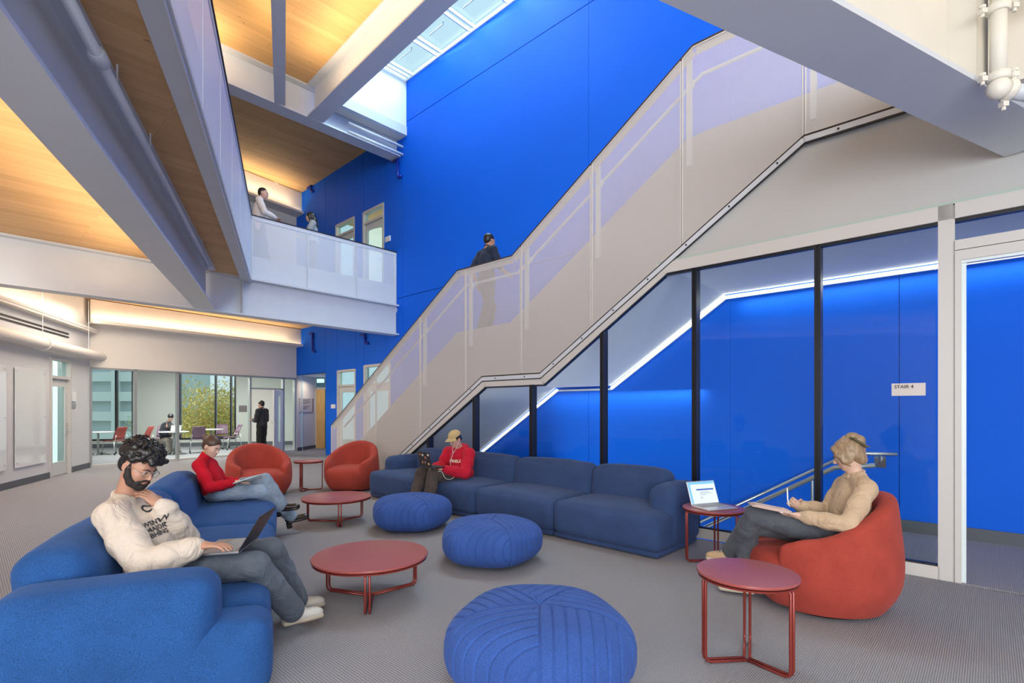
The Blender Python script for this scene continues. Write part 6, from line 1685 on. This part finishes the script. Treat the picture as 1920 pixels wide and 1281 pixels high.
def stickers(e_, c, up, nrm, w, H):
    cols = [(.75, .30, .10), (.75, .72, .70), (.62, .20, .12), (.70, .70, .68), (.55, .30, .35), (.8, .55, .2)]
    spots = [(-.35, .80, .09, .12), (-.12, .78, .13, .16), (.10, .62, .12, .18), (.34, .82, .16, .14), (.02, .30, .08, .16), (.30, .22, .14, .14), (-.2, .28, .10, .14)]
    for i, (x, h_, a, b_) in enumerate(spots):
        P_ = [c + up * (H * (h_ + dy * b_ / 2)) + V3(-x * w + dx * a * w / 2, 0, 0) for dx, dy in ((-1, -.8), (.2, -1), (1, -.3), (.8, .9), (-.3, 1), (-1, .3))]
        mb = MB(); mb.prism([p - nrm * .0066 * -1 * -1 for p in P_], -nrm * .0008)
        mb.build('sticker', mat('sticker%d' % i, cols[i % 6], rough=.5), e_)
laptop('laptop', 'black laptop covered with stickers on the lap of the person in the red hoodie', frame_mat(W(811, 876, 7.36), V3(-.64, .77, 0), V3(-.77, -.64, 0.0)), .33, .22, 100, M['lapd'], M['key'], scr2, M['lapd'], stickers)

# ---------------------------------------------------------------- woman in the armchair
J = dict(origin=V3(2.3, 3.85, .45), head=W(1590, 853, 3.86), face=V3(-.72, .52, -.42), up=V3(-.32, .14, .93), neck=W(1603, 888, 3.86), neck_r=.046,
         shL=W(1624, 918, 3.70), shR=W(1583, 911, 4.02), pelvis=W(1583, 1000, 3.88), elL=W(1590, 985, 3.60), wrL=W(1503, 968, 3.76), elR=W(1552, 958, 4.05), wrR=W(1496, 950, 3.98),
         hpL=W(1560, 1004, 3.80), hpR=W(1556, 998, 3.99), knL=W(1418, 966, 3.94), knR=W(1404, 985, 4.12), anL=W(1372, 1035, 4.28), anR=W(1398, 1092, 4.10),
         toeL=W(1340, 1046, 4.33), toeR=W(1352, 1108, 4.18), hdL=V3(-.92, .22, .08), hnL=V3(.1, .4, .9), hsL=1, curlL=.35, hdR=V3(-.75, -.25, .55), hnR=V3(-.35, -.85, -.1), hsR=1, curlR=.85)
e, RT = person('person', 'person with pinned up blond hair writing in a notebook in the red armchair', J, skinC, h=.0065, female=True, s=.95)
face_bits(e, J, lips=(.55, .25, .22), s=.95)
garment_top(e, J, RT, tan, .0065, 'knit_jumper', s=.95, fit=.014, loose=.016, noise=folds(.006, 24, 21), hem=-.03, neck_clip=.0)
garment_bottom(e, J, jeansG, .0065, 'jeans', s=.95, wide=.022, noise=folds(.008, 26, 22), RT=RT)
for q in 'LR': shoe(e, J['an' + q], J['toe' + q], mat('tan_suede_' + q, (.46, .31, .17), rough=.8), rubber, h=.007, name='sneaker', lace=whitel)
P, R, s = hairfield(J, .95); org = np.array(e.location)
F = Field(); F.ell(P(0, -.018, .045), (.086, .102, .086), R, .02); F.ell(P(0, -.055, -.01), (.074, .055, .075), R, .02); F.ell(P(0, -.07, -.06), (.055, .035, .045), R, .02)
for sg in (-1, 1): F.chain([P(sg * .045, .070, .085), P(sg * .078, .052, .03), P(sg * .080, .040, -.03), P(sg * .066, .02, -.075)], [.018, .020, .016, .008], .015)
F.chain([P(0, -.09, .02), P(.0, -.118, .075), P(0, -.085, .125), P(.0, -.03, .130)], [.040, .034, .026, .014], .02)
F.ell(P(.02, -.108, .115), (.024, .022, .026), R, .01)
for sg in (-1, 1): F.ell(P(sg * .078, .0, -.01), (.016, .034, .045), R, .015)
F.ell(P(0, .130, -.035), (.052, .060, .095), R, .01, sub=True)
hair = field_obj(F, 'hair', hairBl, e, .0055, org, noise=folds(.003, 60, 4))
mb = MB()
for i in range(8):
    t = i / 7; q = P(-.045 - .01 * math.sin(t * 3), -.075 - .055 * t, .12 - .10 * t) - org; mb.tube([q, q + R @ V3(-.022, -.012, 0), q + R @ V3(-.018, -.03, -.01)], .005, 6)
mb.tube([P(-.046, -.07, .125) - org, P(-.058, -.11, .07) - org, P(-.05, -.135, .015) - org], .007, 8); mb.build('hair_claw', mat('tortoise', (.12, .10, .05), rough=.3), e, smooth=True)
F = Field(); n_ = J['neck']; ringp = [n_ + RT @ V3(.066 * math.cos(t), .060 * math.sin(t) - .004, .004 - .045 * max(0, math.sin(t))) for t in np.linspace(0, 2 * PI, 17)]
for a, b in zip(ringp[:-1], ringp[1:]): F.cone(a, b, .011, .011, .008)
field_obj(F, 'collar', tan, e, .0055, org)
nb_ = tag(empty('notebook', W(1442, 953, 3.86)), 'open pale pink notebook on the knees of the person in the armchair', 'notebook')
RR = np.array(frame_mat((0, 0, 0), V3(-.93, .28, .16), V3(-.25, -.95, .05)).to_3x3())
mb = MB(); mb.box((0, 0, 0), (.27, .20, .008), RR); mb.build('cover', mat('notebook_pink', (.62, .42, .36), rough=.6), nb_, bevel=.003)
mb = MB()
for k in range(5): mb.box(RR @ V3(-.004 * k, 0, .006 + k * .0022), (.255 - .004 * k, .188, .0016), RR)
mb.build('pages', mat('notebook_page', (.66, .50, .45), rough=.8), nb_)
mb = MB(); mb.box(RR @ V3(-.06, .105, .0), (.02, .05, .006), RR); mb.build('strap', mat('strap_white', (.75, .72, .72), rough=.6), nb_)
pen = tag(empty('pen', W(1477, 938, 3.92)), 'white stylus held upright in the hand of the person in the armchair', 'pen')
mb = MB(); mb.tube([(.012, 0, -.05), (.008, 0, -.035), (0, 0, .0), (-.004, 0, .09)], [.001, .0045, .005, .005], 10); mb.build('barrel', M['white'], pen, smooth=True)
mb = MB(); mb.tube([(-.004, 0, .09), (-.0045, 0, .098)], [.005, .003], 10); mb.build('cap', M['silver'], pen, smooth=True)

# ---------------------------------------------------------------- simple standing / seated people farther away
def stand(label, x, y, z0, H, yaw, lean=0.0, skin=skinB, topm=None, botm=None, hairm=hairK, pose='relaxed', long_hair=False, skirt=False, h=.013, jacket=False, sleeve=1.0, female=False, step=0.0, headturn=0.0):
    k = H / 1.75; f = V3(math.cos(yaw), math.sin(yaw), 0); r = V3(math.sin(yaw), -math.cos(yaw), 0); o = V3(x, y, z0); U = V3(0, 0, 1)
    def Q(a, b, c): return o + (f * (a + lean * max(0, c - .95)) + r * b + U * c) * k
    fy = yaw + headturn; ff = V3(math.cos(fy), math.sin(fy), -.12)
    J = dict(origin=o, head=Q(.03, 0, 1.615), face=ff, up=V3(0, 0, 1) + f * .1, neck=Q(-.01, 0, 1.47), shL=Q(-.01, -.185, 1.41), shR=Q(-.01, .185, 1.41), pelvis=Q(0, 0, .95),
             hpL=Q(0, -.09, .92), hpR=Q(0, .09, .92), knL=Q(.02 + step, -.10, .50), knR=Q(.02 - step * .3, .10, .50), anL=Q(-.02 + step * .7, -.11, .09), anR=Q(-.02 - step, .11, .09), toeL=Q(.12 + step * .7, -.13, .06), toeR=Q(.12 - step, .13, .06), neck_r=.05)
    if pose == 'relaxed': J.update(elL=Q(-.03, -.24, 1.12), wrL=Q(.06, -.24, .88), elR=Q(-.03, .24, 1.12), wrR=Q(.06, .24, .88), hdL=V3(0, 0, -1) + f * .2, hdR=V3(0, 0, -1) + f * .2, hnL=r, hnR=-r, hsR=1, hsL=-1, curlL=.35, curlR=.35)
    elif pose == 'rail': J.update(elL=Q(.12, -.24, 1.14), wrL=Q(.32, -.12, 1.10), elR=Q(.12, .24, 1.14), wrR=Q(.32, .10, 1.10), hdL=f * .7 + r * .6, hdR=f * .7 - r * .6, hnL=V3(0, 0, -1), hnR=V3(0, 0, -1), curlL=.4, curlR=.4, hsL=-1)
    elif pose == 'hold': J.update(elL=Q(.02, -.25, 1.12), wrL=Q(.24, -.08, 1.12), elR=Q(.02, .25, 1.12), wrR=Q(.24, .08, 1.14), hdL=f + r * .5, hdR=f - r * .5, hnL=V3(0, 0, 1), hnR=V3(0, 0, 1), curlL=.7, curlR=.7, hsL=-1)
    elif pose == 'walk': J.update(elL=Q(-.14, -.24, 1.14), wrL=Q(-.02, -.25, .90), elR=Q(.08, .24, 1.14), wrR=Q(.26, .24, 1.02), hdL=V3(0, 0, -1) + f * .5, hdR=f, hnL=r, hnR=-r, curlL=.5, curlR=.5, hsL=-1)
    J['sleeves'] = sleeve
    e, RT = person('person', label, J, skin, h=h, female=female, s=k)
    face_bits(e, J, s=k, lips=(.5, .22, .2))
    garment_top(e, J, RT, topm, h, 'jacket' if jacket else 'shirt', s=k, fit=.022 if jacket else .014, loose=.02 if jacket else .012, sleeve=sleeve, noise=folds(.007, 20, int(x * 10) % 7), neck_clip=.035)
    if skirt:
        F = Field(); F.chain([J['pelvis'] + V3(0, 0, .03), Q(0, 0, .55), Q(0, 0, .16)], [.135, .19, .24], .05); field_obj(F, 'long_skirt', botm, e, h, o, noise=folds(.012, 20, 2), clip=([Q(0, 0, .14)], [V3(0, 0, -1)]))
    else: garment_bottom(e, J, botm, h, 'trousers', s=k, wide=.02, noise=folds(.007, 20, 3), RT=RT)
    for q in 'LR': shoe(e, J['an' + q], J['toe' + q], leatherK, rubber, h=.010, name='shoe')
    P, R, s = hairfield(J, k); F = Field(); F.ell(P(0, -.018, .046), (.082, .098, .084), R, .02); F.ell(P(0, -.055, .0), (.070, .052, .068), R, .02)
    if long_hair:
        F.chain([P(0, -.06, .02), P(0, -.085, -.10), P(0, -.09, -.24), P(0, -.085, -.34)], [.075, .075, .070, .045], .03)
        for sg in (-1, 1): F.chain([P(sg * .055, .04, .07), P(sg * .080, .015, -.02), P(sg * .078, -.01, -.14), P(sg * .06, -.03, -.26)], [.02, .022, .024, .015], .02)
    F.ell(P(0, .122, -.040), (.070, .066, .100), R, .01, sub=True)
    field_obj(F, 'hair', hairm, e, min(h, .009), o, noise=folds(.003, 50, 6))
    return e, J, RT
charc = fabric('charcoal_cloth', (.035, .036, .042), speck=.2, scale=200); navy = fabric('navy_cloth', (.020, .030, .055), speck=.2, scale=200); whitec = fabric('white_cloth', (.68, .64, .64), speck=.05, scale=200); greyc = fabric('grey_cloth', (.30, .33, .36), speck=.1, scale=200)
p = W(482, 765, 11.45); stand('short haired person in a white shirt and long dark skirt leaning on the balcony', p[0], p[1] + .05, F2 + .01, 1.84, math.radians(22), .10, skinB, whitec, navy, pose='rail', skirt=True, headturn=-.25)
p = W(587, 765, 12.55); stand('person with long black hair and grey jacket at the balcony rail', p[0], p[1], F2 + .01, 1.66, math.radians(205), .06, skinC, greyc, navy, pose='rail', long_hair=True, female=True, jacket=True, headturn=-.2)
p = W(491, 765, 16.1); stand('person in dark jacket and black trousers standing in the open meeting room doorway', p[0], p[1], .0, 1.74, math.radians(170), .0, skinB, charc, mat('black_cloth', (.012, .012, .014), rough=.9), pose='hold', jacket=True)
p = W(912, 765, 8.95); stand('person in a dark tee walking up on the stair landing', p[0], p[1], 2.77, 1.80, math.radians(38), .05, skinA, navy, charc, pose='walk', sleeve=0.0, step=.16)

# seated person in the meeting room
zs = 17.0
def WR(u, v, y): return W(u, v, y)
J = dict(origin=V3(-11.3, 17.0, .45), head=WR(320, 783, 17.0), face=V3(.35, -.55, -.6), up=V3(.2, -.3, .9), neck=WR(316, 792, 17.1), neck_r=.052,
         shL=WR(322, 800, 16.95), shR=WR(307, 799, 17.25), pelvis=WR(309, 824, 17.35), elL=WR(330, 811, 16.8), wrL=WR(336, 812, 16.65), elR=WR(303, 812, 17.05), wrR=WR(318, 813, 16.8),
         hpL=WR(314, 826, 17.3), hpR=WR(304, 826, 17.4), knL=WR(330, 825, 16.95), knR=WR(316, 825, 16.9), anL=WR(334, 845, 17.0), anR=WR(318, 847, 16.95), toeL=WR(339, 849, 16.9), toeR=WR(321, 851, 16.8),
         hdL=V3(.5, -.6, -.1), hnL=V3(0, 0, -1), hsL=-1, curlL=.3, hdR=V3(.7, -.5, -.1), hnR=V3(0, 0, -1), curlR=.3)
e, RT = person('person', 'person in a dark jumper seated at a round table behind the meeting room glass', J, skinB, h=.013)
face_bits(e, J, lips=(.5, .22, .2)); garment_top(e, J, RT, charc, .013, 'jumper', fit=.025, loose=.02, noise=folds(.008, 20, 5), neck_clip=.035); garment_bottom(e, J, fabric('beige_trousers', (.42, .36, .30)), .013, 'trousers', wide=.02, RT=RT)
for q in 'LR': shoe(e, J['an' + q], J['toe' + q], leatherK, rubber, h=.010)
P, R, s = hairfield(J); F = Field(); F.ell(P(0, -.018, .046), (.084, .10, .086), R, .02); F.ell(P(0, -.055, .0), (.070, .052, .068), R, .02); F.ell(P(0, .122, -.040), (.070, .066, .100), R, .01, sub=True); field_obj(F, 'hair', hairK, e, .009, np.array(e.location), noise=folds(.004, 40, 6))

# ---------------------------------------------------------------- meeting room furniture
M['chair_red'] = mat('chair_red', (.30, .06, .05), rough=.5); M['chair_plum'] = mat('chair_plum', (.17, .09, .14), rough=.5)
def shell_chair(label, x, y, rz, m, group='mesh back chairs in the meeting room'):
    e = tag(empty('meeting_chair', (x, y, 0), rz), label, 'chair', group)
    V, fs = grid_mesh(lambda i, j: V3(-.22 + .44 * i / 10, -.20 + .42 * j / 8, .45 + .02 * ((i / 5 - 1) ** 2) - .02 * max(0, j / 4 - 1) ** 2), 11, 9)
    o = part_from(V, fs, 'seat', m, e); q = o.modifiers.new('s', 'SOLIDIFY'); q.thickness = .02
    V, fs = grid_mesh(lambda i, j: V3((-.21 + .42 * i / 10) * (1 - .12 * j / 8), -.22 - .05 * (j / 8) - .10 * (j / 8) ** 2 + .06 * ((i / 5 - 1) ** 2), .50 + .38 * j / 8), 11, 9)
    o = part_from(V, fs, 'backrest', m, e); q = o.modifiers.new('s', 'SOLIDIFY'); q.thickness = .014
    for sx in (-1, 1):
        for sy, yy in ((1, .20), (-1, -.24)):
            mb = MB(); mb.tube([(sx * .19, sy * .05, .43), (sx * .225, yy * .9, .40), (sx * .24, yy * 1.1, .05)], .012, 8); l = mb.build('leg', M['metal'], e, smooth=True)
            mb = MB(); mb.tube([(sx * .24 - .014, yy * 1.1, .03), (sx * .24 + .014, yy * 1.1, .03)], .03, 10); mb.build('caster', M['black'], l, smooth=True)
    mb = MB(); mb.tube([(-.19, -.1, .44), (-.2, -.24, .46), (-.19, -.26, .62)], .011, 8); mb.build('back_support', M['metal'], e, smooth=True)
    mb = MB(); mb.tube([(.19, -.1, .44), (.2, -.24, .46), (.19, -.26, .62)], .011, 8); mb.build('back_support', M['metal'], e, smooth=True)
def cafe_table(label, x, y):
    e = tag(empty('meeting_table', (x, y, 0)), label, 'table', 'pale tables in the meeting room')
    mb = MB(); mb.lathe([(0, .71), (.40, .71), (.42, .72), (.42, .735), (0, .737)], (0, 0, 0), 40); mb.build('tabletop', M['white'], e, autosmooth=40)
    mb = MB(); mb.tube([(0, 0, .05), (0, 0, .71)], .03, 14); mb.build('column', M['frame_grey'], e, smooth=True)
    for k in range(4):
        a = k * PI / 2 + .4; mb = MB(); mb.tube([(0, 0, .07), (.2 * math.cos(a), .2 * math.sin(a), .05), (.34 * math.cos(a), .34 * math.sin(a), .015)], [.022, .018, .014], 8); mb.build('foot', M['frame_grey'], e, smooth=True)
def gp(u, v, dz=0): q = G(u, v); return q[0], q[1]
for u, v, rz, m, lab in ((215, 852, 1.4, M['chair_red'], 'dusky red meeting chair in side view at the far left'), (265, 851, 2.6, M['chair_red'], 'red meeting chair left of the seated person in the meeting room'),
                         (372, 849, .6, M['chair_plum'], 'plum meeting chair in front of the autumn tree window'), (416, 840.5, 3.6, M['chair_plum'], 'plum meeting chair on the far side of the window table'), (434, 843, 2.4, M['chair_plum'], 'plum meeting chair at the right end of the window')):
    x, y = gp(u, v); shell_chair(lab, x, y, rz, m)
x, y = gp(184, 853); cafe_table('round pale table at the far left behind the meeting room glass', x, y)
x, y = W(326, 765, 16.55)[:2]; cafe_table('round pale table in front of the seated person behind the glass', x, y)
x, y = gp(396, 843); cafe_table('round pale table between the plum chairs by the window', x, y)
laptop('laptop', 'small silver laptop on the meeting room table', frame_mat(W(327, 765, 16.5) * [1, 1, 0] + [0, 0, .74], V3(-.6, -.8, 0), V3(.8, -.6, 0) * 1.0), .3, .21, 110, M['silver'], M['key'], scr2, M['silver'])
p = W(305, 765, 17.45); shell_chair('plum meeting chair under the seated person behind the glass', p[0], p[1], math.radians(205), M['chair_plum'])
